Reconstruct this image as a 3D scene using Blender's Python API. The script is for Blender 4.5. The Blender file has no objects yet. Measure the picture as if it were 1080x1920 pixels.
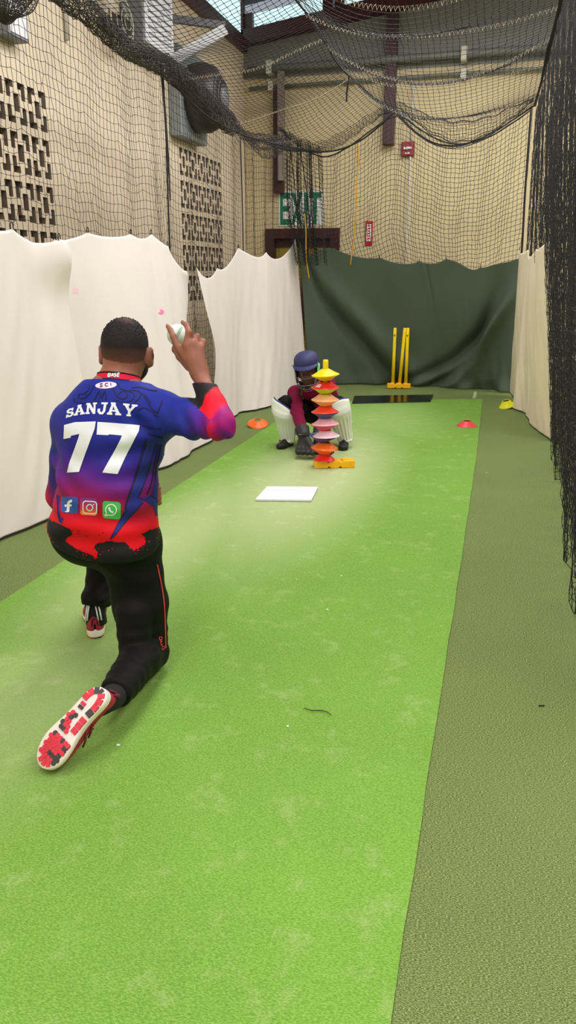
import bpy, bmesh, math, random
import numpy as np
from mathutils import Vector, Matrix
from mathutils.bvhtree import BVHTree
random.seed(7)
RNG = np.random.default_rng(7)
SC = bpy.context.scene
COL = SC.collection
PI = math.pi

# ------------------------------------------------------------------ materials
def srgb(r, g, b):
    f = lambda c: (c/255/12.92 if c/255 <= 0.04045 else ((c/255+0.055)/1.055)**2.4)
    return (f(r), f(g), f(b), 1.0)

def new_mat(name):
    m = bpy.data.materials.new(name); m.use_nodes = True
    nt = m.node_tree
    bs = nt.nodes.get('Principled BSDF')
    return m, nt, bs

def mat(name, col, rough=0.6, metal=0.0, var=0.08, scale=12.0, bump=0.0, bscale=60.0, sheen=0.0, spec=0.5, coat=0.0, detail=4.0):
    """plain surface: noise tint of the base colour plus optional noise bump"""
    m, nt, bs = new_mat(name)
    N, L = nt.nodes, nt.links
    tc = N.new('ShaderNodeTexCoord')
    nz = N.new('ShaderNodeTexNoise'); nz.inputs['Scale'].default_value = scale; nz.inputs['Detail'].default_value = detail
    L.new(tc.outputs['Object'], nz.inputs['Vector'])
    cr = N.new('ShaderNodeValToRGB')
    cr.color_ramp.elements[0].position = 0.3; cr.color_ramp.elements[1].position = 0.7
    a = [max(0, c*(1-var)) for c in col[:3]]+[1]; b = [min(1, c*(1+var)) for c in col[:3]]+[1]
    cr.color_ramp.elements[0].color = a; cr.color_ramp.elements[1].color = b
    L.new(nz.outputs['Fac'], cr.inputs['Fac']); L.new(cr.outputs['Color'], bs.inputs['Base Color'])
    bs.inputs['Roughness'].default_value = rough; bs.inputs['Metallic'].default_value = metal
    bs.inputs['Specular IOR Level'].default_value = spec
    if sheen: bs.inputs['Sheen Weight'].default_value = sheen
    if coat: bs.inputs['Coat Weight'].default_value = coat
    if bump:
        n2 = N.new('ShaderNodeTexNoise'); n2.inputs['Scale'].default_value = bscale; n2.inputs['Detail'].default_value = 3
        L.new(tc.outputs['Object'], n2.inputs['Vector'])
        bp = N.new('ShaderNodeBump'); bp.inputs['Strength'].default_value = bump; bp.inputs['Distance'].default_value = 0.01
        L.new(n2.outputs['Fac'], bp.inputs['Height']); L.new(bp.outputs['Normal'], bs.inputs['Normal'])
    return m

def emit_mat(name, col, strength):
    m, nt, bs = new_mat(name)
    bs.inputs['Base Color'].default_value = col
    bs.inputs['Emission Color'].default_value = col
    bs.inputs['Emission Strength'].default_value = strength
    return m

# ------------------------------------------------------------------ objects
def tag(o, label=None, cat=None, group=None, kind=None):
    if label: o['label'] = label
    if cat: o['category'] = cat
    if group: o['group'] = group
    if kind: o['kind'] = kind
    return o

def thing(name, loc, label, cat, group=None):
    o = bpy.data.objects.new(name, None); COL.objects.link(o)
    o.location = loc; o.empty_display_size = 0.1
    return tag(o, label, cat, group)

def root_loc(p):
    v = Vector((0, 0, 0))
    while p is not None:
        v += Vector(p.location); p = p.parent
    return np.array(v)

def mesh(name, verts, faces, m, parent=None, smooth=False, origin=None, mats=None, midx=None):
    """world-space verts -> object; children keep coordinates relative to their root"""
    V = np.asarray(verts, dtype=np.float64).reshape(-1, 3)
    if parent is not None: off = root_loc(parent)
    elif origin is not None: off = np.array(origin, float)
    else: off = np.zeros(3)
    me = bpy.data.meshes.new(name)
    V = V-off
    if isinstance(faces, np.ndarray):
        k = faces.shape[1]; nf = len(faces)
        me.vertices.add(len(V)); me.vertices.foreach_set('co', V.astype(np.float32).ravel())
        me.loops.add(nf*k); me.loops.foreach_set('vertex_index', faces.astype(np.int32).ravel())
        me.polygons.add(nf)
        me.polygons.foreach_set('loop_start', np.arange(0, nf*k, k, dtype=np.int32))
        me.update(calc_edges=True)
    else:
        me.from_pydata([tuple(v) for v in V], [], [tuple(f) for f in faces])
    for mm in (mats or [m]): me.materials.append(mm)
    if midx is not None: me.polygons.foreach_set('material_index', np.asarray(midx, dtype=np.int32))
    if smooth: me.polygons.foreach_set('use_smooth', np.ones(len(me.polygons), dtype=bool))
    me.update()
    o = bpy.data.objects.new(name, me); COL.objects.link(o)
    if parent is not None: o.parent = parent
    else: o.location = off
    return o

def bevel(o, w=0.003, seg=2):
    md = o.modifiers.new('bevel', 'BEVEL'); md.width = w; md.segments = seg; md.limit_method = 'ANGLE'; md.angle_limit = 0.6
    return o

def subsurf(o, n=1):
    md = o.modifiers.new('sub', 'SUBSURF'); md.levels = n; md.render_levels = n
    return o

class MB:
    """collects simple shapes into one mesh"""
    def __init__(s): s.v = []; s.f = []; s.mi = []
    def add(s, v, f, mi=0):
        b = len(s.v); s.v += [tuple(map(float, p)) for p in v]; s.f += [tuple(int(b+i) for i in q) for q in f]; s.mi += [mi]*len(f); return s
    def box(s, x0, x1, y0, y1, z0, z1, mi=0, M=None):
        v = [(x, y, z) for z in (z0, z1) for y in (y0, y1) for x in (x0, x1)]
        if M is not None: v = [tuple(M @ Vector(p)) for p in v]
        return s.add(v, [(0,2,3,1),(4,5,7,6),(0,1,5,4),(2,6,7,3),(0,4,6,2),(1,3,7,5)], mi)
    def tube(s, pts, r, n=8, mi=0, cap=True, closed=False):
        v, f = tube_geo(pts, r, n, cap, closed); return s.add(v, f, mi)
    def lathe(s, prof, c=(0,0,0), n=24, mi=0, M=None):
        v, f = lathe_geo(prof, n); v = [Vector(p)+Vector(c) for p in v]
        if M is not None: v = [M @ p for p in v]
        return s.add(v, f, mi)
    def prism(s, poly, z0, z1, mi=0, M=None):
        n = len(poly); v = [(x, y, z0) for x, y in poly]+[(x, y, z1) for x, y in poly]
        if M is not None: v = [tuple(M @ Vector(p)) for p in v]
        f = [tuple(range(n-1, -1, -1)), tuple(range(n, 2*n))]+[(i, (i+1) % n, n+(i+1) % n, n+i) for i in range(n)]
        return s.add(v, f, mi)
    def sphere(s, c, r, nu=16, nv=10, mi=0, sc=(1,1,1)):
        prof = [(r*math.sin(PI*i/nv), -r*math.cos(PI*i/nv)) for i in range(nv+1)]
        v, f = lathe_geo(prof, nu)
        return s.add([(p[0]*sc[0]+c[0], p[1]*sc[1]+c[1], p[2]*sc[2]+c[2]) for p in v], f, mi)
    def build(s, name, m, parent=None, smooth=False, origin=None):
        mats = m if isinstance(m, (list, tuple)) else [m]
        o = mesh(name, s.v, s.f, mats[0], parent, smooth, origin, mats=mats, midx=s.mi)
        return o

def tube_geo(pts, r, n=8, cap=True, closed=False):
    P = np.asarray(pts, float); m = len(P)
    R = np.full(m, r) if np.isscalar(r) else np.asarray(r, float)
    T = np.gradient(P, axis=0)
    if closed: T = np.roll(P, -1, 0)-np.roll(P, 1, 0)
    T /= np.linalg.norm(T, axis=1)[:, None]+1e-12
    u = np.cross(T[0], [0, 0, 1.0])
    if np.linalg.norm(u) < 1e-3: u = np.cross(T[0], [1.0, 0, 0])
    u /= np.linalg.norm(u)
    V = []
    for i in range(m):
        u = u-T[i]*(u@T[i]); u /= np.linalg.norm(u)+1e-12; w = np.cross(T[i], u)
        for k in range(n):
            a = 2*PI*k/n; V.append(P[i]+R[i]*(math.cos(a)*u+math.sin(a)*w))
    F = []
    for i in range(m if closed else m-1):
        j = (i+1) % m
        for k in range(n):
            F.append((i*n+k, i*n+(k+1) % n, j*n+(k+1) % n, j*n+k))
    if cap and not closed:
        F.append(tuple(range(n-1, -1, -1))); F.append(tuple((m-1)*n+k for k in range(n)))
    return V, F

def lathe_geo(prof, n=24):
    V = []; F = []; m = len(prof)
    for r, z in prof:
        for k in range(n):
            a = 2*PI*k/n; V.append((r*math.cos(a), r*math.sin(a), z))
    for i in range(m-1):
        for k in range(n):
            F.append((i*n+k, i*n+(k+1) % n, (i+1)*n+(k+1) % n, (i+1)*n+k))
    F.append(tuple(range(n-1, -1, -1))); F.append(tuple((m-1)*n+k for k in range(n)))
    return V, F

def grid_faces(m, n, flip=False):
    i, j = np.meshgrid(np.arange(m-1), np.arange(n-1), indexing='ij')
    a = (i*n+j).ravel(); q = np.stack([a, a+n, a+n+1, a+1], 1)
    return q[:, ::-1].copy() if flip else q

def smooth_noise(u, v, seed=0, terms=6, fu=3.0, fv=1.5):
    r = np.random.default_rng(seed); s = 0
    for k in range(terms):
        s = s+np.sin(u*fu*r.uniform(.5, 2.2)*2*PI+v*fv*r.uniform(-1, 1)*2*PI+r.uniform(0, 6.3))*r.uniform(.4, 1)
    return s/terms**.5

def spline(xs, ys, x):
    """smooth interpolation through control values (Catmull-Rom)"""
    xs = np.asarray(xs, float); ys = np.asarray(ys, float); x = np.clip(np.asarray(x, float), xs[0], xs[-1])
    i = np.clip(np.searchsorted(xs, x, side='right')-1, 0, len(xs)-2)
    i0 = np.maximum(i-1, 0); i3 = np.minimum(i+2, len(xs)-1)
    h = xs[i+1]-xs[i]; t = (x-xs[i])/h
    if ys.ndim > 1: t = t[..., None]; h = h[..., None]
    d0 = (xs[i+1]-xs[i0]); d1 = (xs[i3]-xs[i])
    if ys.ndim > 1: d0 = d0[..., None]; d1 = d1[..., None]
    m0 = (ys[i+1]-ys[i0])/d0*h; m1 = (ys[i3]-ys[i])/d1*h
    return (2*t**3-3*t**2+1)*ys[i]+(t**3-2*t**2+t)*m0+(-2*t**3+3*t**2)*ys[i+1]+(t**3-t**2)*m1

# ------------------------------------------------------------------ camera
F_PX = 1420.0; YAW = math.radians(14.9); PITCH = math.radians(17.4); CAM = np.array([0, 0, 1.34])
cam_d = bpy.data.cameras.new('camera'); cam = bpy.data.objects.new('camera', cam_d); COL.objects.link(cam)
cam_d.sensor_fit = 'VERTICAL'; cam_d.sensor_height = 36.0; cam_d.lens = 36.0*F_PX/1920.0
cam_d.clip_start = 0.05; cam_d.clip_end = 100
cam.location = CAM; cam.rotation_euler = (PI/2-PITCH, 0, YAW)
SC.camera = cam
CF = np.array([-math.sin(YAW)*math.cos(PITCH), math.cos(YAW)*math.cos(PITCH), -math.sin(PITCH)])
CR = np.array([math.cos(YAW), math.sin(YAW), 0]); CU = np.cross(CR, CF)
def ray(x, y): return CF*F_PX+CR*(x-540)-CU*(y-960)
def at_y(x, y, Y): d = ray(x, y); return CAM+d*(Y/d[1])
def at_x(x, y, X): d = ray(x, y); return CAM+d*(X/d[0])
def at_z(x, y, z=0.0): d = ray(x, y); return CAM+d*((z-CAM[2])/d[2])

# ------------------------------------------------------------------ nets
def net_geo(P, r=0.0016, knots=0.0):
    """P: (m,n,3) knot positions -> triangular-section twine along rows and columns, plus knots"""
    m, n, _ = P.shape
    VV = []; FF = []; base = 0
    def strands(Q):
        nonlocal base
        a, b, _ = Q.shape                    # a strands of b points
        T = np.gradient(Q, axis=1); T /= np.linalg.norm(T, axis=2)[..., None]+1e-9
        up = np.zeros_like(T); up[..., 2] = 1.0
        alt = np.abs(T[..., 2]) > 0.8
        up[alt] = (1, 0.3, 0)
        U = np.cross(T, up); U /= np.linalg.norm(U, axis=2)[..., None]+1e-9
        W = np.cross(T, U)
        ring = np.stack([Q+r*(math.cos(2*PI*k/3)*U+math.sin(2*PI*k/3)*W) for k in range(3)], 2)
        VV.append(ring.reshape(-1, 3))
        i, j, k = np.meshgrid(np.arange(a), np.arange(b-1), np.arange(3), indexing='ij')
        v0 = base+(i*b+j)*3+k; v1 = base+(i*b+j)*3+(k+1) % 3
        FF.append(np.stack([v0, v1, v1+3, v0+3], -1).reshape(-1, 4)); base += a*b*3
    strands(P); strands(np.transpose(P, (1, 0, 2)))
    if knots:
        C = P.reshape(-1, 3); o = np.array([(1,0,0),(-1,0,0),(0,1,0),(0,-1,0),(0,0,1),(0,0,-1)])*knots
        VV.append((C[:, None]+o[None]).reshape(-1, 3))
        q = np.array([(0,2,4,4),(2,1,4,4),(1,3,4,4),(3,0,4,4),(2,0,5,5),(1,2,5,5),(3,1,5,5),(0,3,5,5)])
        # use quads made of opposite pairs so all faces stay four-sided
        q = np.array([(0,2,1,4),(0,4,1,3),(0,3,1,5),(0,5,1,2)])
        FF.append((base+np.arange(len(C))[:, None, None]*6+q[None]).reshape(-1, 4)); base += len(C)*6
    return np.concatenate(VV), np.concatenate(FF)

def resample(P2, n):
    P2 = np.asarray(P2, float); d = np.r_[0, np.cumsum(np.linalg.norm(np.diff(P2, axis=0), axis=1))]
    t = np.linspace(0, d[-1], n)
    return np.stack([np.interp(t, d, P2[:, k]) for k in range(3)], 1)

def crsm(pts, n):
    """smooth curve through points, n samples"""
    pts = np.asarray(pts, float); return spline(np.arange(len(pts)), pts, np.linspace(0, len(pts)-1, n))
# ================================================================== materials used around the hall
M = {}
M['wall'] = mat('painted_block_wall', srgb(224, 208, 182), 0.75, var=0.06, scale=2.2, bump=0.12, bscale=40)
M['reveal_shade'] = mat('vent_reveal_shade', srgb(132, 116, 98), .9, var=.1)  # darker tone paints shade onto the sides of the vent holes
M['wall_far'] = mat('far_painted_block', srgb(204, 188, 148), .75, var=.06, scale=2.2, bump=.12, bscale=40)
M['vent_dark'] = mat('vent_hole_shade', srgb(40, 34, 31), 0.9)  # near-black backing paints the shade deep in the vent holes
M['upper_wall'] = mat('upper_panel', srgb(132, 130, 126), 0.8, var=0.06)
M['maroon'] = mat('maroon_steel', srgb(74, 24, 30), 0.5)
M['maroon_dk'] = mat('dark_maroon_paint', srgb(58, 22, 24), 0.55)
M['roof'] = mat('roof_deck', srgb(84, 84, 82), 0.85)
M['pipe'] = mat('grey_pipe', srgb(110, 112, 104), 0.5)
M['pale_pipe'] = mat('pale_conduit', srgb(200, 196, 184), 0.5)
M['white_metal'] = mat('white_powder_coat', srgb(225, 226, 232), 0.45, var=0.03)
M['grey_metal'] = mat('grey_sheet_metal', srgb(120, 120, 126), 0.5)
M['dark_brown'] = mat('dark_brown_plastic', srgb(62, 52, 50), 0.45)
M['door_panel'] = mat('door_panel', srgb(150, 128, 40), 0.5)
M['sign_white'] = mat('sign_white', srgb(226, 230, 224), 0.6, var=0.02)
M['sign_green'] = mat('sign_green', srgb(14, 108, 78), 0.6, var=0.03)
M['red_plastic'] = mat('alarm_red', srgb(140, 20, 30), 0.4)
M['sign_red'] = mat('sign_red', srgb(190, 26, 48), 0.5)
M['twine'] = mat('black_twine', srgb(30, 28, 31), 0.7, var=0.2)
M['twine_brown'] = mat('weathered_twine', srgb(72, 63, 58), 0.75, var=0.25, scale=3)
M['rope_black'] = mat('black_rope', srgb(22, 21, 23), 0.7)
M['lace'] = mat('pale_lacing_cord', srgb(190, 172, 150), 0.8, var=0.25, scale=30)
M['yellow_rope'] = mat('orange_yellow_rope', srgb(212, 150, 30), 0.7, var=0.2)
M['canvas'] = mat('white_canvas', srgb(231, 222, 219), 0.85, var=0.03, scale=1.5, bump=0.05, bscale=300, spec=0.15)
M['canvas_cream'] = mat('cream_canvas', srgb(236, 222, 196), 0.85, var=0.05, scale=2.5, bump=0.05, bscale=300, spec=0.15)
M['green_canvas'] = mat('dark_green_canvas', srgb(76, 88, 72), 0.8, var=0.08, scale=2, bump=0.04, bscale=200, spec=0.3)
M['hem_black'] = mat('black_hem_webbing', srgb(20, 20, 21), 0.7)
M['hook'] = mat('dark_hook', srgb(40, 38, 36), 0.4, metal=0.6)
M['pink_mark'] = mat('pink_ball_mark', srgb(247, 128, 176), 0.9, var=0.15, scale=30)

def turf(name, base, dark, light, worn=None, fine=420.0, bump=0.5):
    m, nt, bs = new_mat(name); N, L = nt.nodes, nt.links
    tc = N.new('ShaderNodeTexCoord')
    def noise_n(scale, detail=3, rough=.6, vec=None):
        n = N.new('ShaderNodeTexNoise'); n.inputs['Scale'].default_value = scale; n.inputs['Detail'].default_value = detail
        n.inputs['Roughness'].default_value = rough
        L.new(vec or tc.outputs['Object'], n.inputs['Vector']); return n.outputs['Fac']
    def ramp(fac, stops):
        r = N.new('ShaderNodeValToRGB'); e = r.color_ramp.elements
        while len(e) < len(stops): e.new(.5)
        for q, (p, c) in zip(e, stops): q.position = p; q.color = c
        L.new(fac, r.inputs['Fac']); return r.outputs['Color']
    def mix(fac, a, b, mode='MIX'):
        x = N.new('ShaderNodeMix'); x.data_type = 'RGBA'; x.blend_type = mode
        if isinstance(fac, float): x.inputs['Factor'].default_value = fac
        else: L.new(fac, x.inputs['Factor'])
        L.new(a, x.inputs['A']); L.new(b, x.inputs['B']); return x.outputs['Result']
    mp = N.new('ShaderNodeMapping'); mp.inputs['Scale'].default_value = (0.55, 1.5, 1)
    L.new(tc.outputs['Object'], mp.inputs['Vector'])
    c = ramp(noise_n(fine, 2, .7, mp.outputs['Vector']), [(.38, dark), (.5, base), (.62, light)])
    big = ramp(noise_n(1.6, 4, .6), [(.3, tuple([x*.86 for x in base[:3]])+(1,)), (.7, tuple([min(1, x*1.12) for x in base[:3]])+(1,))])
    c = mix(0.45, c, big)
    if worn:
        wcol, pts = worn
        f1 = ramp(noise_n(7.5, 8, .72), [(.54, (0, 0, 0, 1)), (.74, (1, 1, 1, 1))])
        # scuffed chalky batting area: worn fibres around where feet and balls land
        geo = N.new('ShaderNodeNewGeometry')
        acc = None
        for (px, py, rx, ry, s) in pts:
            mm = N.new('ShaderNodeVectorMath'); mm.operation = 'SUBTRACT'; mm.inputs[1].default_value = (px, py, 0)
            L.new(geo.outputs['Position'], mm.inputs[0])
            m2 = N.new('ShaderNodeVectorMath'); m2.operation = 'MULTIPLY'; m2.inputs[1].default_value = (1/rx, 1/ry, 0)
            L.new(mm.outputs['Vector'], m2.inputs[0])
            ln = N.new('ShaderNodeVectorMath'); ln.operation = 'LENGTH'; L.new(m2.outputs['Vector'], ln.inputs[0])
            mr = N.new('ShaderNodeMapRange'); mr.interpolation_type = 'SMOOTHSTEP'
            mr.inputs['From Min'].default_value = 0.1; mr.inputs['From Max'].default_value = 1.0
            mr.inputs['To Min'].default_value = s; mr.inputs['To Max'].default_value = 0
            L.new(ln.outputs['Value'], mr.inputs['Value'])
            if acc is None: acc = mr.outputs['Result']
            else:
                ad = N.new('ShaderNodeMath'); ad.operation = 'MAXIMUM'; L.new(acc, ad.inputs[0]); L.new(mr.outputs['Result'], ad.inputs[1]); acc = ad.outputs[0]
        nn = N.new('ShaderNodeMath'); nn.operation = 'MULTIPLY_ADD'; L.new(f1, nn.inputs[0]); nn.inputs[1].default_value = 0.34; L.new(acc, nn.inputs[2])
        wc = N.new('ShaderNodeRGB'); wc.outputs[0].default_value = wcol
        c = mix(nn.outputs[0], c, wc.outputs[0])
    L.new(c, bs.inputs['Base Color'])
    bs.inputs['Roughness'].default_value = 0.9; bs.inputs['Specular IOR Level'].default_value = 0.15
    bp = N.new('ShaderNodeBump'); bp.inputs['Strength'].default_value = bump; bp.inputs['Distance'].default_value = 0.006
    L.new(noise_n(fine*.6, 3, .7, mp.outputs['Vector']), bp.inputs['Height']); L.new(bp.outputs['Normal'], bs.inputs['Normal'])
    return m
M['turf_dark'] = turf('dark_turf', srgb(108, 124, 70), srgb(36, 48, 18), srgb(188, 202, 132), fine=360, bump=0.8)
M['turf_light'] = turf('bright_turf', srgb(116, 160, 64), srgb(86, 128, 42), srgb(146, 184, 92),
    worn=(srgb(190, 200, 150), [(-1.15, 5.0, 0.75, 2.6, 0.82), (-1.55, 3.6, .5, 2.2, .55), (-1.4, 1.9, .5, 1.2, .35), (-1.0, 7.2, .9, 1.6, .25)]), fine=260, bump=0.6)

# ================================================================== room shell
def structure(o): o['kind'] = 'structure'; return o
XL, YB = -3.5, 10.85
XR, YF = 5.0, -3.0
structure(MB().box(XL-.3, XR+.3, YF-.3, YB+.3, -0.12, 0.0).build('floor', M['turf_dark']))

# left wall with pierced block vents
BP, BH = 0.274, 0.338
ring = [0.10, 0.27, 0.43, 0.57, 0.73, 0.90]
def vent_holes(y_hi, ncol, z_top, nrow):
    H = []
    for c in range(ncol):
        for r in range(nrow):
            y1 = y_hi-c*BP; y0 = y1-BP; z1 = z_top-r*BH; z0 = z1-BH
            fy = lambda t: y0+(.02+.96*t)*BP
            fz = lambda t: z0+(.06+.92*t)*BH
            for my in (0, 1):
                for mz in (0, 1):
                    A = (.05, .24) if my == 0 else (.76, .95); B = (.05, .40) if my == 0 else (.60, .95)
                    C = (.05, .20) if mz == 0 else (.80, .95); D = (.05, .42) if mz == 0 else (.58, .95)
                    H.append((fy(B[0]), fy(B[1]), fz(C[0]), fz(C[1])))
                    H.append((fy(A[0]), fy(A[1]), fz(D[0]), fz(D[1])))
            H.append((fy(.37), fy(.63), fz(.31), fz(.69)))
    return H
HOLES = vent_holes(5.86, 5, 2.70, 5)+vent_holes(9.86, 5, 2.70, 5)
def pierced_wall(holes, y0, y1, z0, z1, depth=0.24):
    ys = sorted(set([y0, y1]+[h[0] for h in holes]+[h[1] for h in holes])); zs = sorted(set([z0, z1]+[h[2] for h in holes]+[h[3] for h in holes]))
    ys = [ys[0]]+[b for a, b in zip(ys, ys[1:]) if b-a > 1e-6]; zs = [zs[0]]+[b for a, b in zip(zs, zs[1:]) if b-a > 1e-6]
    ya = np.array(ys); za = np.array(zs)
    hole = np.zeros((len(ys)-1, len(zs)-1), bool)
    cy = (ya[1:]+ya[:-1])/2; cz = (za[1:]+za[:-1])/2
    for h in holes:
        hole |= ((cy > h[0]) & (cy < h[1]))[:, None] & ((cz > h[2]) & (cz < h[3]))[None]
    mb = MB(); nz = len(zs)
    V = [(XL, y, z) for y in ys for z in zs]; n0 = len(V); V += [(XL-depth, y, z) for y in ys for z in zs]
    Fc = []; mi = []
    for i in range(len(ys)-1):
        for j in range(nz-1):
            a, b, c, d = i*nz+j, (i+1)*nz+j, (i+1)*nz+j+1, i*nz+j+1
            if hole[i, j]:
                Fc.append((a+n0, b+n0, c+n0, d+n0)); mi.append(1)
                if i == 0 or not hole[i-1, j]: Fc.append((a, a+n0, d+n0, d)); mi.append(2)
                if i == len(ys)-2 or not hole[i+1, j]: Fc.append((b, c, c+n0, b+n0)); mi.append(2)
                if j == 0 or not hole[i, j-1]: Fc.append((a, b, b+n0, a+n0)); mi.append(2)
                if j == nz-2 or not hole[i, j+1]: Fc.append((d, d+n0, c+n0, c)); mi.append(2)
            else: Fc.append((a, b, c, d)); mi.append(0)
    mb.v = V; mb.f = Fc; mb.mi = mi
    return mb
wl = pierced_wall(HOLES, YF, YB, 0.0, 4.16)
wl.box(XL-.35, XL-.25, YF, YB, 0, 4.16)
structure(wl.build('wall_left', [M['wall'], M['vent_dark'], M['reveal_shade']]))
# back wall: painted block below, grey panel above, door opening behind the curtain
DX0, DX1, DZ = -3.16, -2.2, 1.9
wb = MB().box(XL, DX0, YB, YB+.25, 0, 3.82).box(DX1, XR, YB, YB+.25, 0, 3.82).box(DX0, DX1, YB, YB+.25, DZ, 3.82)
structure(wb.build('wall_back', M['wall_far']))
def rake(x): return 4.19+(x-XL)*0.135
structure(MB().add([(XL, YB, 3.82), (XR, YB, 3.82), (XR, YB, rake(XR)), (XL, YB, rake(XL)), (XL, YB+.2, 3.82), (XR, YB+.2, 3.82), (XR, YB+.2, rake(XR)), (XL, YB+.2, rake(XL))],
    [(0,1,2,3),(7,6,5,4),(0,4,5,1),(3,2,6,7),(0,3,7,4),(1,5,6,2)]).build('trim_1', M['upper_wall']))
structure(MB().box(XR, XR+.2, YF, YB, 0, 5.6).build('wall_right', M['wall']))
structure(MB().box(XL, XR, YF-.2, YF, 0, 5.6).build('wall_front', M['wall']))
# maroon eave beams
structure(MB().box(XL-.05, XL+.06, YF, YB, 4.13, 4.30).build('trim_2', M['maroon']))
def slanted(x0, x1, y0, y1, dz0, dz1):
    v = [(x0, y0, rake(x0)+dz0), (x1, y0, rake(x1)+dz0), (x1, y1, rake(x1)+dz0), (x0, y1, rake(x0)+dz0)]
    return v+[(a, b, c+dz1-dz0) for a, b, c in v], [(0,1,2,3),(7,6,5,4),(0,4,5,1),(1,5,6,2),(2,6,7,3),(3,7,4,0)]
structure(MB().add(*slanted(XL, XR, YB-.15, YB+.05, 0, .17)).build('trim_3', M['maroon']))
# clerestory windows: pale daylight panes between maroon mullions
M['daylight'] = emit_mat('daylight_pane', srgb(196, 226, 232), 1.0)
k = 1
def pane_left(y0, y1):
    global k
    o = MB().box(XL+.0, XL+.02, y0, y1, 4.30, 4.74).build('window_%d' % k, M['daylight']); structure(o); k += 1
    fr = MB()
    for y in (y0, y1): fr.box(XL-.02, XL+.05, y-.05, y+.05, 4.30, 4.74)
    fr.box(XL-.02, XL+.05, y0, y1, 4.74, 4.80)
    fr.build('window_frame', M['maroon'], o)
for y0, y1 in ((5.2, 7.0), (7.0, 8.8), (8.8, 10.75)): pane_left(y0, y1)
def pane_back(x0, x1):
    global k
    v, f = slanted(x0, x1, YB-.02, YB, .17, .36); o = MB().add(v, f).build('window_%d' % k, M['daylight']); structure(o); k += 1
    fr = MB()
    for x in (x0, x1):
        fr.add(*slanted(x-.06, x+.06, YB-.1, YB+.02, .17, .36))
    fr.build('window_frame', M['maroon'], o)
for x0, x1 in ((XL+.1, -2.35), (-2.2, -1.5), (-1.5, .2), (.2, 2)): pane_back(x0, x1)
# roof deck rising to the right
zr = lambda x: 4.78+(x-XL)*0.135
structure(MB().add([(XL-.3, YF, zr(XL-.3)), (XR+.3, YF, zr(XR+.3)), (XR+.3, YB+.3, zr(XR+.3)), (XL-.3, YB+.3, zr(XL-.3)),
    (XL-.3, YF, zr(XL)+.2), (XR+.3, YF, zr(XR)+.2), (XR+.3, YB+.3, zr(XR)+.2), (XL-.3, YB+.3, zr(XL)+.2)], [(0,1,2,3),(7,6,5,4),(0,4,5,1),(1,5,6,2),(2,6,7,3),(3,7,4,0)]).build('ceiling', M['roof']))
# steel columns on the back wall
o = MB().box(-1.59, -1.45, YB-.14, YB-.002, 2.95, 4.42).build('steel_column', mat('brown_maroon_steel', srgb(66, 38, 38), .55)); tag(o, 'maroon steel column on back wall above the red alarm', 'column')
o = thing('steel_post', (-2.97, YB-.08, 0), 'dark maroon post on back wall with a pale board, left of the EXIT sign', 'column')
MB().box(-3.06, -2.93, YB-.12, YB-.002, 2.4, 3.66).build('post', M['maroon_dk'], o)
MB().box(-2.98, -2.90, YB-.19, YB-.125, 2.55, 3.86).build('board', mat('grey_board', srgb(132, 120, 112), .8), o)
# pipes along the back wall
def pipe_run(z, r, label, x0=XL+.1, x1=XR-.2, y=None):
    y = y or YB-.12
    o = thing('pipe', ((x0+x1)/2, y, z), label, 'pipe')
    MB().tube([(x0, y, z), (-2.2, y, z+.012), (-.5, y, z+.02), (x1, y, z+.03)], r, 10).build('pipe_run', M['pipe'], o, True)
    for bx in (-3.1, -.62, 1.6):
        MB().box(bx-.035, bx+.035, y-r-.02, YB-.002, z-.02-r, z+r+.05).build('bracket', M['pale_pipe'], o)
    return o
pipe_run(3.90, .045, 'thick grey pipe running along the back wall under the grey panel')
pipe_run(3.70, .022, 'thin grey pipe on back wall beneath the thick one', y=YB-.06)
# conduit to alarm
o = MB().tube([(-1.235, YB-.03, 0.6), (-1.235, YB-.03, 2.81)], .014, 8).tube([(-1.235, YB-.03, 2.98), (-1.235, YB-.03, 3.66)], .014, 8).build('conduit', M['pale_pipe'], None, True, (-1.235, YB-.03, .6))
tag(o, 'thin pale conduit running up back wall to the red fire alarm', 'conduit')
al = thing('fire_alarm', (-1.27, YB-.05, 2.81), 'small red fire alarm with white strobe high on back wall', 'fire alarm')
bevel(MB().box(-1.355, -1.185, YB-.06, YB-.002, 2.81, 2.98).build('housing', M['red_plastic'], al), .01)
bevel(MB().box(-1.32, -1.22, YB-.085, YB-.06, 2.885, 2.915).build('strobe', M['sign_white'], al), .006)
MB().box(-1.30, -1.24, YB-.066, YB-.06, 2.835, 2.85).build('lettering', M['sign_white'], al)
# extinguisher sign: red with a white arrow band
fs = thing('fire_sign', (-1.75, YB-.012, 1.72), 'narrow red and white vertical fire sign on back wall', 'sign')
MB().box(-1.80, -1.70, YB-.015, YB-.002, 1.72, 2.03).build('sign_plate', M['sign_red'], fs)
MB().box(-1.782, -1.718, YB-.018, YB-.0152, 1.775, 1.99).build('sign_panel', M['sign_white'], fs)
mk = MB()
for i in range(6):
    zz = 1.80+i*.032; mk.box(-1.768, -1.732, YB-.0195, YB-.0182, zz, zz+.016)
mk.build('lettering', M['sign_red'], fs)
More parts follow.
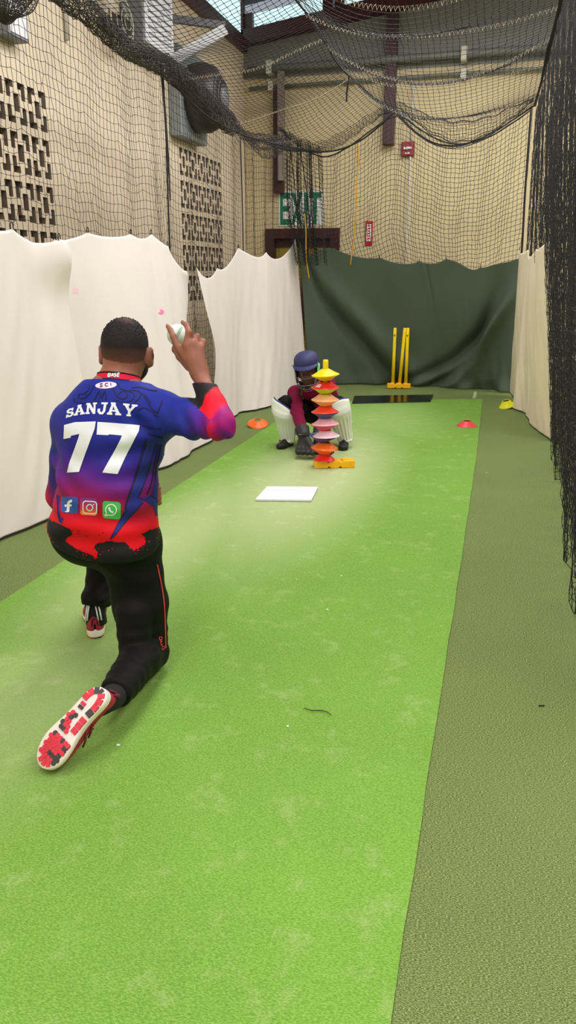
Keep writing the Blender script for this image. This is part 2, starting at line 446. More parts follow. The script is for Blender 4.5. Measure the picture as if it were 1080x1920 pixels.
# EXIT lettering painted on a white board
ex = thing('exit_sign', (-2.7, YB-.012, 2.0), 'large white sign with green EXIT letters above the maroon door', 'sign')
MB().box(-3.02, -2.38, YB-.012, YB-.002, 1.985, 2.435).build('sign_plate', M['sign_white'], ex)
def letter(polys, x0, w, z0=2.0, h=.41, name='letter'):
    mb = MB()
    R = Matrix(((1,0,0,0),(0,0,-1,0),(0,1,0,0),(0,0,0,1)))
    for p in polys:
        q = [(x0+a*w, z0+b*h) for a, b in p]
        mb.prism(q, -(YB-.0125), -(YB-.0165), 0, Matrix(((1,0,0,0),(0,0,-1,0),(0,1,0,0),(0,0,0,1))))
    return mb.build(name, M['sign_green'], ex)
letter([[(0,0),(.28,0),(.28,1),(0,1)],[(.28,.82),(1,.82),(1,1),(.28,1)],[(.28,.42),(.9,.42),(.9,.59),(.28,.59)],[(.28,0),(1,0),(1,.18),(.28,.18)]], -2.995, .145)
letter([[(0,0),(.26,0),(1,1),(.74,1)],[(.74,0),(1,0),(.63,.46),(.5,.30)],[(0,1),(.26,1),(.5,.70),(.37,.54)]], -2.835, .16)
letter([[(0,0),(1,0),(1,1),(0,1)]], -2.655, .05)
letter([[(0,.82),(1,.82),(1,1),(0,1)],[(.36,0),(.64,0),(.64,.82),(.36,.82)]], -2.585, .17)
# maroon door with yellow-brown panel
dr = structure(MB().box(DX0+.08, DX1-.08, YB+.06, YB+.11, 0, DZ-.08).build('door_1', M['door_panel']))
MB().box(DX0-.05, DX0+.08, YB-.04, YB+.12, 0, DZ+.05).box(DX1-.08, DX1+.05, YB-.04, YB+.12, 0, DZ+.05).box(DX0+.08, DX1-.08, YB-.04, YB+.12, DZ-.08, DZ+.05).build('door_frame', M['maroon_dk'], dr)
MB().box(DX0+.08, DX1-.08, YB+.04, YB+.06, DZ-.19, DZ-.08).box(-2.70, -2.66, YB+.04, YB+.06, 0, DZ-.08).build('door_rail', M['maroon_dk'], dr)

# ------------------------------------------------------------------ things on the left wall, up among the nets
ac = thing('air_duct', (XL, 7.5, 3.34), 'white air handling box with shade-grey sides high on the left wall', 'air duct')
bevel(MB().box(XL+.01, XL+.23, 7.22, 7.90, 3.34, 4.10).build('casing', M['grey_metal'], ac), .01)  # grey colour stands in for the shaded side of the white box
bevel(MB().box(XL+.23, XL+.245, 7.24, 7.88, 3.36, 4.08).build('front_panel', M['white_metal'], ac), .004)
mbv = MB()
for i in range(9): mbv.box(XL+.245, XL+.252, 7.30, 7.82, 3.44+i*.06, 3.452+i*.06)
mbv.build('grille', M['grey_metal'], ac)
br = thing('wall_bracket', (XL, 8.2, 3.4), 'white angled wall bracket beside the air handling box', 'bracket')
MB().box(XL+.005, XL+.03, 7.9, 8.7, 3.55, 4.0).build('wall_plate', M['wall'], br)
A = at_x(318, 90, -3.2); B = at_x(383, 32, -2.9)
def bar(p, q, w, h):
    p = Vector(p); q = Vector(q); d = (q-p); L = d.length; d.normalize()
    s = d.cross(Vector((0, 0, 1))).normalized(); u = s.cross(d)
    mb = MB(); vs = []
    for t in (0, L):
        for a, b in ((-1,-1),(1,-1),(1,1),(-1,1)): vs.append(p+d*t+s*(a*w/2)+u*(b*h/2))
    return mb.add(vs, [(3,2,1,0),(4,5,6,7),(0,1,5,4),(1,2,6,5),(2,3,7,6),(3,0,4,7)])
bevel(bar((XL+.02, 8.0, 3.32), (XL+.62, 8.35, 3.72), .06, .10).build('brace', M['white_metal'], br), .004)
bevel(bar((XL+.02, 8.1, 3.80), (XL+.62, 8.35, 3.75), .05, .07).build('arm', M['grey_metal'], br), .004)
# drum fan / heater unit
fn = thing('wall_fan', (XL, 8.6, 3.0), 'dark rounded wall fan on a pale plate, under the bunched netting', 'fan')
fy, fz = 8.62, 3.17
bevel(MB().box(XL+.005, XL+.14, fy-.36, fy+.40, fz-.42, fz+.44).build('back_plate', mat('pale_blue_grey', srgb(132, 140, 142), .45), fn), .01)
Mx = Matrix.Translation((XL+.14, fy+.05, fz)) @ Matrix.Rotation(PI/2, 4, 'Y')
MB().lathe([(.33, 0), (.345, .05), (.34, .16), (.30, .25), (.20, .31), (.05, .33)], n=28, M=Mx).build('drum', M['dark_brown'], fn, True)
MB().lathe([(.10, .30), (.10, .345), (.08, .36)], n=20, M=Mx).build('hub', M['grey_metal'], fn, True)
g = MB()
for i in range(5):
    rr = .12+.05*i; zz = .345-.018*i*i*.55
    g.tube([tuple(Mx @ Vector((rr*math.cos(a), rr*math.sin(a), zz))) for a in np.linspace(0, 2*PI, 33)[:-1]], .004, 5, closed=True)
g.build('guard', M['grey_metal'], fn, True)
# round pale wall fan half hidden by the gathered net
rf = thing('round_fan', (XL, 6.93, 3.23), 'round pale caged fan on left wall behind gathered netting', 'fan')
Mr = Matrix.Translation((XL+.005, 6.93, 3.43)) @ Matrix.Rotation(PI/2, 4, 'Y')
rg = MB()
for rr, zz in ((.21, .16), (.16, .19), (.11, .21), (.06, .215), (.21, .12)):
    rg.tube([tuple(Mr @ Vector((rr*math.cos(a), rr*math.sin(a), zz))) for a in np.linspace(0, 2*PI, 41)[:-1]], .007 if rr > .2 else .003, 6, closed=True)
rg.build('guard', M['pale_pipe'], rf, True)
MB().lathe([(.07, 0), (.07, .12), (.05, .15)], n=18, M=Mr).build('motor', M['dark_brown'], rf, True)
bl = MB()
for i in range(4):
    R2 = Mr @ Matrix.Rotation(i*PI/2, 4, 'Z') @ Matrix.Translation((0, 0, .15)) @ Matrix.Rotation(.4, 4, 'X')
    bl.box(.03, .19, -.05, .05, -.003, .003, M=R2)
bl.build('blade', M['dark_brown'], rf)
o = MB().tube([(XL+.02, 6.22, 3.13), (XL+.02, 6.22, 3.9)], .022, 8).build('conduit', M['pale_pipe'], None, True, (XL+.02, 6.22, 3.13))
tag(o, 'short pale vertical conduit high on the left wall', 'conduit')
eb = thing('junction_box', (XL, 5.45, 2.93), 'grey box on left wall above the pierced blocks', 'box')
bevel(MB().box(XL+.005, XL+.12, 5.25, 5.50, 2.92, 3.16).build('case', M['grey_metal'], eb), .006)
MB().box(XL+.12, XL+.126, 5.27, 5.48, 2.94, 3.14).build('cover', M['white_metal'], eb)

# ================================================================== turf strip, mat, boards
def sheet(name, quad, t, m, label, cat, z0=0.001, bev=0.003):
    mb = MB(); q = [tuple(p) for p in quad]
    mb.prism(q, z0, z0+t); c = np.mean(np.array(q), 0)
    o = mb.build(name, m, None, False, (c[0], c[1], z0)); tag(o, label, cat)
    return bevel(o, bev, 2) if bev else o
sl = []
strip_end = [(-1.95, 8.08), (-0.07, 8.80)]
left = [(-1.95, y) for y in np.linspace(-1.5, 8.08, 2)]
jag = [(float(np.interp(y, [-1.5, 1.1, 1.9, 3.5, 5.8, 7.5, 8.8], [-.10, -.088, -.084, -.072, -.062, -.066, -.072]))+.0015*math.sin(y*9)+.001*math.sin(y*23), y) for y in np.linspace(8.80, -1.5, 60)]
o = MB().prism([(-1.95, -1.5)][:0]+jag[::-1]+[(-1.95, 8.08), (-1.95, -1.5)], 0.001, 0.007).build('turf_strip', M['turf_light'], None, False, (-1, 3, 0))
tag(o, 'bright green artificial turf pitch strip laid on the darker turf', 'turf')
o = MB().prism([tuple(at_z(a, b)[:2]) for a, b in ((886, 747), (892, 747), (894, 735), (889, 735))], .001, .003).build('floor_line', mat('faded_white_line', srgb(168, 178, 140), .9), None, False, (-.13, 9.0, 0))
tag(o, 'short faded white line marked on turf right of the far wicket', 'line')
o = MB().prism([(-.35, 8.72), (.17, 8.86), (.17, 8.875), (-.35, 8.735)], .001, .0025).build('floor_seam', mat('pale_seam', srgb(140, 156, 100), .9), None, False, (-.1, 8.8, 0))
tag(o, 'thin pale seam line in the dark turf near the right curtain', 'line')
M['rubber'] = mat('shiny_black_mat', srgb(24, 25, 27), 0.16, var=0.1, spec=0.6)
sheet('rubber_mat', [(-1.43, 8.06), (-.62, 8.40), (-.63, 8.93), (-1.50, 8.60)], .006, M['rubber'], 'shiny black rectangular mat on turf in front of far wicket', 'mat', .008, .002)
bd = thing('white_board', (-1.18, 4.45, .007), 'flat white rectangular board lying on the bright turf strip', 'board')
wq = [(-1.344, 4.272), (-1.008, 4.345), (-1.034, 4.65), (-1.36, 4.575)]
o = MB().prism(wq, .009, .022).build('board_top', mat('white_foam', srgb(226, 228, 236), .5, var=.02), bd); bevel(o, .002)
MB().prism(wq, .0075, .009).build('underside', M['hem_black'], bd)
tw = at_z(570, 1328); tw2 = at_z(622, 1341)
pts = [at_z(570, 1328, .012), at_z(585, 1332, .014), at_z(603, 1332, .013), at_z(614, 1335, .014), at_z(622, 1341, .012)]
o = MB().tube(pts, [.0012, .0018, .0018, .0015, .001], 6).build('twig', mat('dark_twig', srgb(58, 66, 34), .9), None, True, pts[2]); tag(o, 'thin dark twig lying on the bright turf strip', 'twig')
mb = MB()
for (x, y) in ((597, 1078), (556, 1086), (614, 1143), (650, 950), (912, 886), (540, 1362), (222, 1397), (640, 1080), (480, 1030)):
    c = at_z(x, y, .009 if x < 800 else .003); s = random.uniform(.003, .006)
    mb.prism([(c[0]+s*math.cos(a)*random.uniform(.6, 1.2), c[1]+s*math.sin(a)*random.uniform(.6, 1.2)) for a in np.linspace(0, 5.2, 5)], c[2]-.001, c[2]+.002)
o = mb.build('litter', M['sign_white'], None, False, (-.6, 3.6, 0)); tag(o, 'tiny pale scraps scattered over the turf', 'litter', kind='stuff')
o = MB().tube([at_z(1010, 1323, .004), at_z(1021, 1323, .004)], .002, 6).build('twig', M['hem_black'], None, True, at_z(1015, 1323)); tag(o, 'tiny dark twig on the dark turf at right', 'twig')
# ================================================================== canvas curtains
def curtain(name, top, bot, m, label, nu=160, nv=90, fold=.03, fseed=1, ffreq=9, scal=(), hem=True, thick=.004, sidew=None, extra=None, sharp=1.0, gap=.0, toplean=0.35):
    T = crsm(top, nu); B = crsm(bot, nu)
    u = np.linspace(0, 1, nu); v = np.linspace(0, 1, nv)
    if scal:                                                    # slack between hooks
        hk = np.array([s for s in scal])
        for a, b in zip(hk[:-1], hk[1:]):
            s = (u > a) & (u < b); t = (u[s]-a)/(b-a)
            dip = (b-a)*np.linalg.norm(T[-1]-T[0])*.10
            T[s, 2] -= dip*(4*t*(1-t))**.8*(.7+.6*random.random())
    U, Vv = np.meshgrid(u, v, indexing='ij')
    P = T[:, None]*(1-Vv[..., None])+B[:, None]*Vv[..., None]
    D = np.gradient(P, axis=0); Nn = np.stack([-D[..., 1], D[..., 0], np.zeros_like(U)], -1); Nn /= np.linalg.norm(Nn, axis=2)[..., None]+1e-9
    r = np.random.default_rng(fseed); disp = np.zeros_like(U)
    for k in range(7):
        f = ffreq*r.uniform(.35, 1.5); ph = r.uniform(0, 6.3); dr = r.uniform(-.8, .8)
        w = np.sin(2*PI*f*(U+dr*.12*(Vv-.3)*r.uniform(.5, 1.5))+ph)
        w = np.sign(w)*np.abs(w)**sharp
        env = (toplean+(1-toplean)*Vv**.8)*(.5+.5*np.sin(2*PI*(U*r.uniform(.5, 2)+r.random())))
        disp += w*env*fold*r.uniform(.4, 1)*(ffreq*.6/f)**.5*.5
    disp += .004*smooth_noise(U, Vv, fseed+9, 6, 8, 4)*(.3+Vv)
    if extra is not None: disp, P = extra(U, Vv, disp, P)
    P = P+Nn*disp[..., None]
    P[..., 2] = np.maximum(P[..., 2], .012)
    o = mesh(name, P.reshape(-1, 3), grid_faces(nu, nv), m, None, True, origin=tuple(P[nu//2, -1]*[1, 1, 0]))
    sd = o.modifiers.new('thickness', 'SOLIDIFY'); sd.thickness = thick; sd.offset = 0
    tag(o, label, 'curtain')
    for s in scal:
        i = int(round(s*(nu-1))); p = P[i, 0]
        hb = MB()
        ring = [(p[0]+.0, p[1]+.012*math.cos(a), p[2]+.012+.020*math.sin(a)) for a in np.linspace(0, 2*PI, 13)[:-1]]
        hb.tube(ring, .003, 5, closed=True)
        hb.build('hook', M['hook'], o, True)
    if hem:
        e = P[:, -1].copy(); e[:, 2] = np.maximum(e[:, 2], .008)
        MB().tube(e+np.array([0, 0, .003]), .006, 5).build('hem', M['hem_black'], o, True)
    return o, P

def cut_right(U, V, d, P):                                     # the loose flap at the near curtain's far edge
    e = np.clip((U-.86)/.14, 0, 1)
    d = d+.10*e**1.5*np.sin(PI*np.clip((V-.02)/.45, 0, 1))*1.0
    P = P.copy(); P[..., 1] += .16*e*(np.exp(-((V-.18)/.14)**2))-.10*e*np.exp(-((V-.62)/.25)**2)
    return d, P
def a_flap(U, V, d, P):
    e = np.clip((U-.80)/.2, 0, 1)
    d = d-.07*e*np.exp(-((V-.05)/.10)**2)+.04*np.exp(-((U-.9)/.05)**2)*np.exp(-(V/.25)**2)
    return d, P
curtain('curtain', [(-2.44, 1.9, 1.60), (-2.44, 2.6, 1.60), (-2.43, 3.4, 1.585), (-2.41, 4.02, 1.52)], [(-2.47, 1.9, .01), (-2.50, 2.6, .01), (-2.42, 3.3, .01), (-2.33, 4.15, .01)],
    M['canvas'], 'nearest white canvas curtain hung along the left net', 150, 90, .045, 3, 3.2, (0, .22, .42, .6, .78, .97), extra=a_flap)
pm, PB = curtain('curtain', [(-2.46, 3.80, 1.45), (-2.46, 4.25, 1.57), (-2.45, 5.0, 1.605), (-2.45, 5.55, 1.60), (-2.46, 6.0, 1.36)], [(-2.43, 3.85, .01), (-2.38, 4.3, .01), (-2.26, 4.9, .01), (-2.20, 5.3, .01), (-2.24, 5.9, .01)],
    M['canvas'], 'white canvas curtain with pink ball marks behind the kneeling person', 200, 100, .046, 11, 3.6, (.0, .16, .33, .5, .66, .82, .99), extra=cut_right)
# pink ball marks printed on that curtain
bvh = None
def on_surface(P, x, y):
    dg = bpy.context.evaluated_depsgraph_get()
    d = Vector(ray(x, y)).normalized(); o = pm
    bv = BVHTree.FromPolygons([tuple(p) for p in P.reshape(-1, 3)], [tuple(f) for f in grid_faces(P.shape[0], P.shape[1])])
    return bv, d
bv, _ = on_surface(PB, 0, 0)
def blot(x, y, rx, ry, seed, off=.006):
    r = np.random.default_rng(seed); n = 14; vs = []; fs = []
    for i in range(n):
        a = 2*PI*i/n; s = r.uniform(.7, 1.15)
        d = Vector(ray(x+rx*s*math.cos(a), y+ry*s*math.sin(a))).normalized()
        h = bv.ray_cast(Vector(CAM), d)
        if h[0] is None: return
        vs.append(h[0]-d*off)
    h = bv.ray_cast(Vector(CAM), Vector(ray(x, y)).normalized()); vs.append(h[0]-Vector(ray(x, y)).normalized()*off)
    fs = [(i, (i+1) % n, n) for i in range(n)]
    o = mesh('ball_mark', vs, fs, M['pink_mark'], pm); o['label'] = 'pink ball mark'
M['pink_faint'] = mat('faint_pink_mark', srgb(246, 208, 214), .9, var=.05)
blot(302, 585, 5.5, 5, 1, .009); mk = M['pink_mark']; M['pink_mark'] = M['pink_faint']
blot(141, 545, 8, 6, 2); blot(303, 583, 11, 9, 5); M['pink_mark'] = mk

def far_flap(U, V, d, P):
    e = np.clip(1-U/.10, 0, 1)
    d = d-.05*e*np.sin(PI*np.clip(V*1.1, 0, 1)); P = P.copy()
    P[..., 1] += .12*e*np.exp(-((V-.5)/.22)**2)
    return d, P
curtain('curtain', [(-2.46, 6.25, 1.40), (-2.45, 6.75, 1.40), (-2.44, 7.40, 1.60), (-2.42, 8.1, 1.57), (-2.40, 8.7, 1.64), (-2.36, 9.22, 1.75)], [(-2.40, 6.35, .01), (-2.40, 6.9, .01), (-2.40, 7.25, .01), (-2.24, 7.6, .01), (-2.22, 8.5, .01), (-2.22, 9.24, .01)],
    M['canvas'], 'white canvas curtain on left meeting the dark green back curtain', 200, 100, .036, 21, 3.2, (0, .2, .38, .62, .99), extra=far_flap)

def green_drape(U, V, d, P):
    # broad diagonal swags hanging from the two upper corners
    d = d+.10*np.exp(-((U-(.05+.30*V))/.035)**2)*np.clip(V*2.2, 0, 1)*(1-.3*V)-.07*np.exp(-((U-(.13+.30*V))/.05)**2)*np.clip(V*2, 0, 1)
    for a, b, w, s in ((.99, .46, .05, .11), (1.03, .62, .04, .08), (.94, .30, .05, .06)):
        q = a-b*V**1.7
        d = d-s*np.exp(-((U-q)/w)**2)*np.clip(V*1.6, 0, 1)*.9+s*.8*np.exp(-((U-q+.07)/w)**2)*np.clip(V*1.6, 0, 1)
    d = d+.03*np.sin(U*40)*np.exp(-((V-1)/.10)**2)+.05*np.sin(U*17+1)*np.exp(-((V-1)/.07)**2)
    d = d+.018*np.exp(-((U-.53)/.008)**2)*(V < .5)*(1-2*V)
    return d, P
curtain('curtain', [(-2.33, 9.26, 1.73), (-2.22, 9.30, 1.60), (-2.08, 9.36, 1.67), (-1.6, 9.44, 1.57), (-1.1, 9.46, 1.50), (-.78, 9.46, 1.50), (-.50, 9.46, 1.52), (-.26, 9.44, 1.42), (-.05, 9.4, 1.50), (.25, 9.34, 1.53)],
    [(-2.20, 9.30, .01), (-1.7, 9.62, .01), (-1.2, 9.66, .01), (-.6, 9.64, .01), (-.2, 9.52, .01), (.02, 9.44, .01), (.28, 9.34, .01)],
    M['green_canvas'], 'dark green canvas curtain across the back behind the far wicket', 260, 120, .020, 5, 3.5, (.0, .045, .10, .26, .38, .5, .62, .8, .99), extra=green_drape, hem=False)
def right_fold(U, V, d, P):
    P = P.copy(); e = np.clip((U-.6)/.4, 0, 1)
    P[..., 0] += -.06*np.sin(U*16+V*2)*(.4+.6*V)*.5
    P[..., 2] += .0
    return d, P
curtain('curtain', [(.185, 9.10, 1.60), (.24, 8.4, 1.60), (.28, 8.0, 1.52), (.31, 7.5, 1.60), (.37, 6.75, 1.62)], [(.24, 9.10, .04), (.27, 8.35, .03), (.32, 7.9, .02), (.40, 7.3, .02), (.50, 6.60, .012)],
    M['canvas_cream'], 'narrow cream canvas curtain at right beside the dense black net', 150, 90, .04, 8, 3, (0, .3, .48, .66, .99), extra=right_fold)
tl = crsm([(.50, 6.62, .02), (.46, 6.6, .022), (.42, 6.66, .02), (.36, 6.72, .022)], 12)
# ================================================================== netting
def add_net(name, P, r, label, m=None, knots=0.0, cat='net', group=None, parent=None):
    v, f = net_geo(P, r, knots)
    o = mesh(name, v, f, m or M['twine'], parent, True, origin=None if parent is not None else tuple(P[P.shape[0]//2, P.shape[1]//2]*[1, 1, 0]))
    if parent is None: tag(o, label, cat, group)
    return o
def rope(name, pts, r, parent=None, m=None, n=60, label=None, cat='rope'):
    q = crsm(pts, n); o = MB().tube(q, r, 6).build(name, m or M['rope_black'], parent, True, tuple(q[n//2]))
    if parent is None: tag(o, label, cat)
    return o

# top lines of the left net (the gathered cable sags towards the back)
def left_top(y): return spline([1.5, 3.5, 4.6, 5.25, 5.9, 7.3, 7.8, 9.1], [2.95, 2.9, 2.87, 2.80, 2.83, 2.70, 2.62, 2.75], y)
def pleat(y, z, amp, seed, top):
    t = np.clip((top-z)/top, 0, 1)
    r = np.random.default_rng(seed); s = 0
    for k in range(4):
        f = r.uniform(1.2, 3.2); s = s+np.sin(2*PI*f*y+r.uniform(0, 6)+r.uniform(-1, 1)*t)*r.uniform(.5, 1)
    return amp*s*(.35+.65*t)
def side_net(name, y0, y1, x, dy, dz, amp, seed, zlo, label, r, dropwave=.02, topf=left_top, kn=.0035):
    n = int((y1-y0)/dy); m = int((topf((y0+y1)/2)-zlo)/dz)
    y = np.linspace(y0, y1, n); w = np.linspace(0, 1, m)
    Y, W = np.meshgrid(y, w, indexing='ij')
    top = topf(Y); Z = zlo+(top-zlo)*(1-W)
    X = x+pleat(Y, Z, amp, seed, 3.0)
    Z = Z-dropwave*np.abs(np.sin(2*PI*1.3*Y+seed))*np.sin(PI*W)**.5+.004*RNG.standard_normal(Y.shape)
    Y = Y+.006*RNG.standard_normal(Y.shape)+.02*np.sin(3*Z+Y*5)
    return add_net(name, np.stack([X, Y, Z], -1), r, label, knots=kn), X
ln, _ = side_net('net', 1.8, 5.90, -2.56, .040, .056, .022, 2, .03, 'black side net hanging along the left wall above the near white curtains', .0016)
rope('edge_rope', [(-2.55, 5.90, left_top(5.9)), (-2.53, 5.90, 2.4), (-2.55, 5.93, 1.8), (-2.55, 5.92, .9), (-2.54, 5.93, .03)], .0065, ln)
rope('edge_rope', [(-2.57, 5.98, left_top(5.9)), (-2.57, 6.02, 2.3), (-2.57, 6.02, 1.9)], .005, ln)
ln2, _ = side_net('net', 5.92, 7.80, -2.57, .040, .056, .012, 7, .03, 'black side net panel over the second group of pierced blocks', .0017, .03)
rope('edge_rope', [(-2.56, 7.80, left_top(7.8)), (-2.55, 7.8, 1.9), (-2.55, 7.8, .9), (-2.55, 7.8, .03)], .006, ln2)
ln3, _ = side_net('net', 7.84, 9.15, -2.55, .045, .056, .014, 9, .03, 'black side net panel in the far left corner beside the door', .0018, .02)

# sag line at the back where ceiling nets meet the back net
def back_top(x): return spline([-2.6, -2.48, -2.25, -2.0, -1.7, -1.45, -1.2, -.9, -.6, -.25, .05, .2], [2.86, 2.86, 2.70, 2.62, 2.74, 2.90, 3.0, 2.82, 2.70, 2.74, 2.90, 3.0], x)
def grid_net(n, m, fn):
    a = np.linspace(0, 1, n); b = np.linspace(0, 1, m); A, B = np.meshgrid(a, b, indexing='ij'); return fn(A, B)
def f_back(A, B):
    X = -2.52+2.72*A+.012*np.sin(A*70+B*4)
    top = back_top(X); Z = .03+(top-.03)*(1-B)
    Yc = 9.20+.10*np.sin(A*PI)+.035*np.sin(2*PI*6.5*A+2*B)+.025*np.sin(2*PI*15*A+4*B)+.05*B
    Z = Z-.03*np.abs(np.sin(2*PI*3.2*A))*np.sin(PI*B)
    tt_ = np.clip((1.86-Z)/.42, 0, 1); Yc = Yc+(.56-.2*np.abs(A-.5))*tt_*tt_*(3-2*tt_)
    return np.stack([X+.004*RNG.standard_normal(A.shape), Yc, Z+.004*RNG.standard_normal(A.shape)], -1)
bn = add_net('net', grid_net(76, 58, f_back), .0026, 'black back net hanging behind the dark green curtain', M['twine'])
rope('edge_rope', [(x, 9.22, float(back_top(x))) for x in np.linspace(-2.5, .2, 24)], .008, bn)
rope('edge_rope', [(.19, 9.15, 3.0), (.20, 9.12, 2.2), (.22, 9.12, 1.5), (.23, 9.12, .03)], .012, bn)
# accordion-gathered net hanging in the left back corner
def f_bunch(A, B):
    ph = A*2*PI*9
    X = -2.42+.36*A+.05*np.sin(ph*.37+1)+.10*B-.06*np.sin(PI*B)*(1-A)
    Y = 9.02+.07*np.sin(ph)+.03*np.sin(ph*.5+3*B)
    Z = 2.84-.16*A-B*(1.38-.16*A)+.02*np.sin(ph+2)
    return np.stack([X, Y, Z], -1)
bu = add_net('net', grid_net(46, 30, f_bunch), .0024, 'dark gathered bundle of netting hanging in front of the EXIT sign', M['twine'])
for k_, (a, b) in enumerate((((-2.38, 9.0, 2.78), (-2.25, 9.0, 1.4)), ((-2.25, 8.98, 2.7), (-2.12, 8.98, 1.62)), ((-2.12, 8.98, 2.66), (-2.16, 8.98, 1.45)))):
    rope('hanging_cord', [a, tuple((np.array(a)+np.array(b))/2+[.02, 0, 0]), b], .0055, bu)
# two orange-yellow ropes
rope('rope', [(-2.19, 8.96, 2.0), (-2.17, 8.95, 1.8), (-2.165, 8.95, 1.55), (-2.14, 9.0, 1.3)], .007, None, M['yellow_rope'], 30, 'short orange-yellow rope hanging in front of the maroon door', 'rope')
rope('rope', [(-1.60, 9.08, 2.72), (-1.62, 9.08, 2.3), (-1.63, 9.1, 1.9), (-1.66, 9.12, 1.62), (-1.68, 9.14, 1.45)], .007, None, M['yellow_rope'], 30, 'long orange-yellow rope hanging down the middle of the back net', 'rope')

# ceiling nets either side of the middle cable
def mid_z(y): return spline([2.5, 5, 7.3, 8.95], [3.08, 3.0, 2.98, 3.0], y)
def mid_x(y): return spline([2.5, 5.4, 7.3, 8.95], [-1.30, -1.36, -1.39, -1.20], y)
def f_cl(A, B):
    Y = 3.0+5.98*B
    x0 = -2.52; x1 = mid_x(Y); X = x0+(x1-x0)*A
    z0 = left_top(Y)-.02+.10*np.exp(-((Y-9.1)/.8)**2); z1 = mid_z(Y)
    sag = .05+.05*np.sin(Y*2.1)**2+.21*np.clip((Y-7.3)/1.6, 0, 1)**1.2
    Z = z0+(z1-z0)*A-sag*4*A*(1-A)*(1+.35*(.5-A))
    return np.stack([X+.004*RNG.standard_normal(A.shape), Y+.05*np.sin(A*PI)*np.sin(Y*3), Z+.012*np.sin(A*9+Y*4)], -1)
PL = grid_net(30, 110, f_cl)
cl = add_net('net', PL, .0018, 'black ceiling net left of the middle cable, sagging towards the wall', knots=.004)
rope('edge_rope', [tuple(PL[-1, i]) for i in range(0, 110, 6)]+[tuple(PL[-1, -1])], .007, cl)
rope('edge_rope', [tuple(PL[i, -1]) for i in range(0, 30, 3)]+[tuple(PL[-1, -1])], .008, cl)
def lacing(P, j, parent, r=.0045, jit=.012):
    q = P[:, j].copy(); n = 5*len(q); q = resample(q, n); t = np.arange(n)
    q = q+np.stack([np.zeros(n), jit*.5*np.sin(t*2.1), -.01+jit*.7*np.cos(t*2.1)], -1)
    MB().tube(q, r*(.7+.3*np.sin(t*1.3)), 5).build('lacing_cord', M['lace'], parent, True)
lacing(PL, 79, cl); lacing(PL, 58, cl, .0025, .02); lacing(PL, 90, cl, .002, .02)
def f_cr(A, B):
    Y = 2.8+6.25*B
    x0 = mid_x(Y); x1 = .235-.02*B; X = x0+(x1-x0)*A
    z0 = mid_z(Y); z1 = 2.92+.08*np.clip((Y-8)/1.1, 0, 1)
    sag = .17+.06*np.sin(Y*5.2)+.14*np.clip((Y-7)/1.9, 0, 1)
    Z = z0+(z1-z0)*A-sag*4*A*(1-A)*(1+.5*(.5-A))
    return np.stack([X+.003*RNG.standard_normal(A.shape), Y+.10*np.sin(A*PI), Z+.012*np.sin(A*7+Y*3)], -1)
PR = grid_net(38, 118, f_cr)
cr = add_net('net', PR, .0018, 'black ceiling net right of the middle cable, sagging in wide swags', knots=.004)
for j in (38, 52, 66, 79, 88): lacing(PR, j, cr, .0022, .022)
rope('edge_rope', [tuple(PR[i, -1]) for i in range(0, 38, 3)]+[tuple(PR[-1, -1])], .008, cr)
rope('edge_rope', [tuple(PR[-1, i]) for i in range(0, 118, 8)]+[tuple(PR[-1, -1])], .010, cr)
# slack flap of the right ceiling net doubled over along the sag
def f_flap(A, B):
    X = -1.22+1.42*A; Y = 9.0+.06*np.sin(B*PI)+.10*np.sin(A*PI)-.12*B
    Z = back_top(X)+.03+.13*B*np.sin(PI*np.clip(A*1.02, 0, 1))**.5-.06*np.sin(B*PI*2)*np.sin(A*PI)
    return np.stack([X, Y, Z+.01*np.sin(A*40)], -1)
add_net('slack_fold', grid_net(46, 12, f_flap), .0024, '', parent=cr)
def f_flap2(A, B):
    X = -2.50+1.25*A; Y = 8.95+.05*np.sin(B*PI)-.10*B
    Z = back_top(X)+.0+.10*B*np.sin(PI*np.clip(A, 0, 1))**.5+.01*np.sin(A*50)
    return np.stack([X, Y, Z], -1)
add_net('slack_fold', grid_net(40, 8, f_flap2), .0024, '', parent=cl)
# dangling end of the middle cable
rope('rope', [(-1.392, 7.3, 2.98), (-1.40, 7.29, 2.92), (-1.41, 7.3, 2.85), (-1.41, 7.3, 2.79)], .008, None, M['rope_black'], 20, 'short black rope end dangling from the middle cable', 'rope')

# gathered roll of net along the left cable
def roll(y0, y1, rad, turns, cells, sagx, seed, zoff=-.03, n=None):
    n = n or int((y1-y0)/.034)
    r = np.random.default_rng(seed)
    def fn(A, B):
        Y = y0+(y1-y0)*A; ang = B*turns*2*PI+.6*np.sin(A*11)
        rr = (rad(A))*(.35+.65*np.abs(np.sin(B*turns*PI*1.0+A*3))**.5)*(1+.15*np.sin(A*40+B*9))
        X = sagx+rr*np.cos(ang)*.8; Z = left_top(Y)+zoff+rr*np.sin(ang)
        return np.stack([X+.006*r.standard_normal(A.shape), Y+.03*np.sin(ang*1.3+A*20), Z+.006*r.standard_normal(A.shape)], -1)
    return grid_net(n, cells, fn)
rl = add_net('net', roll(3.0, 7.4, lambda A: .105-.03*A+.025*np.sin(A*9), 2.3, 44, -2.50, 4), .0021, 'long gathered roll of brown-black netting slung along the left cable', M['twine_brown'])
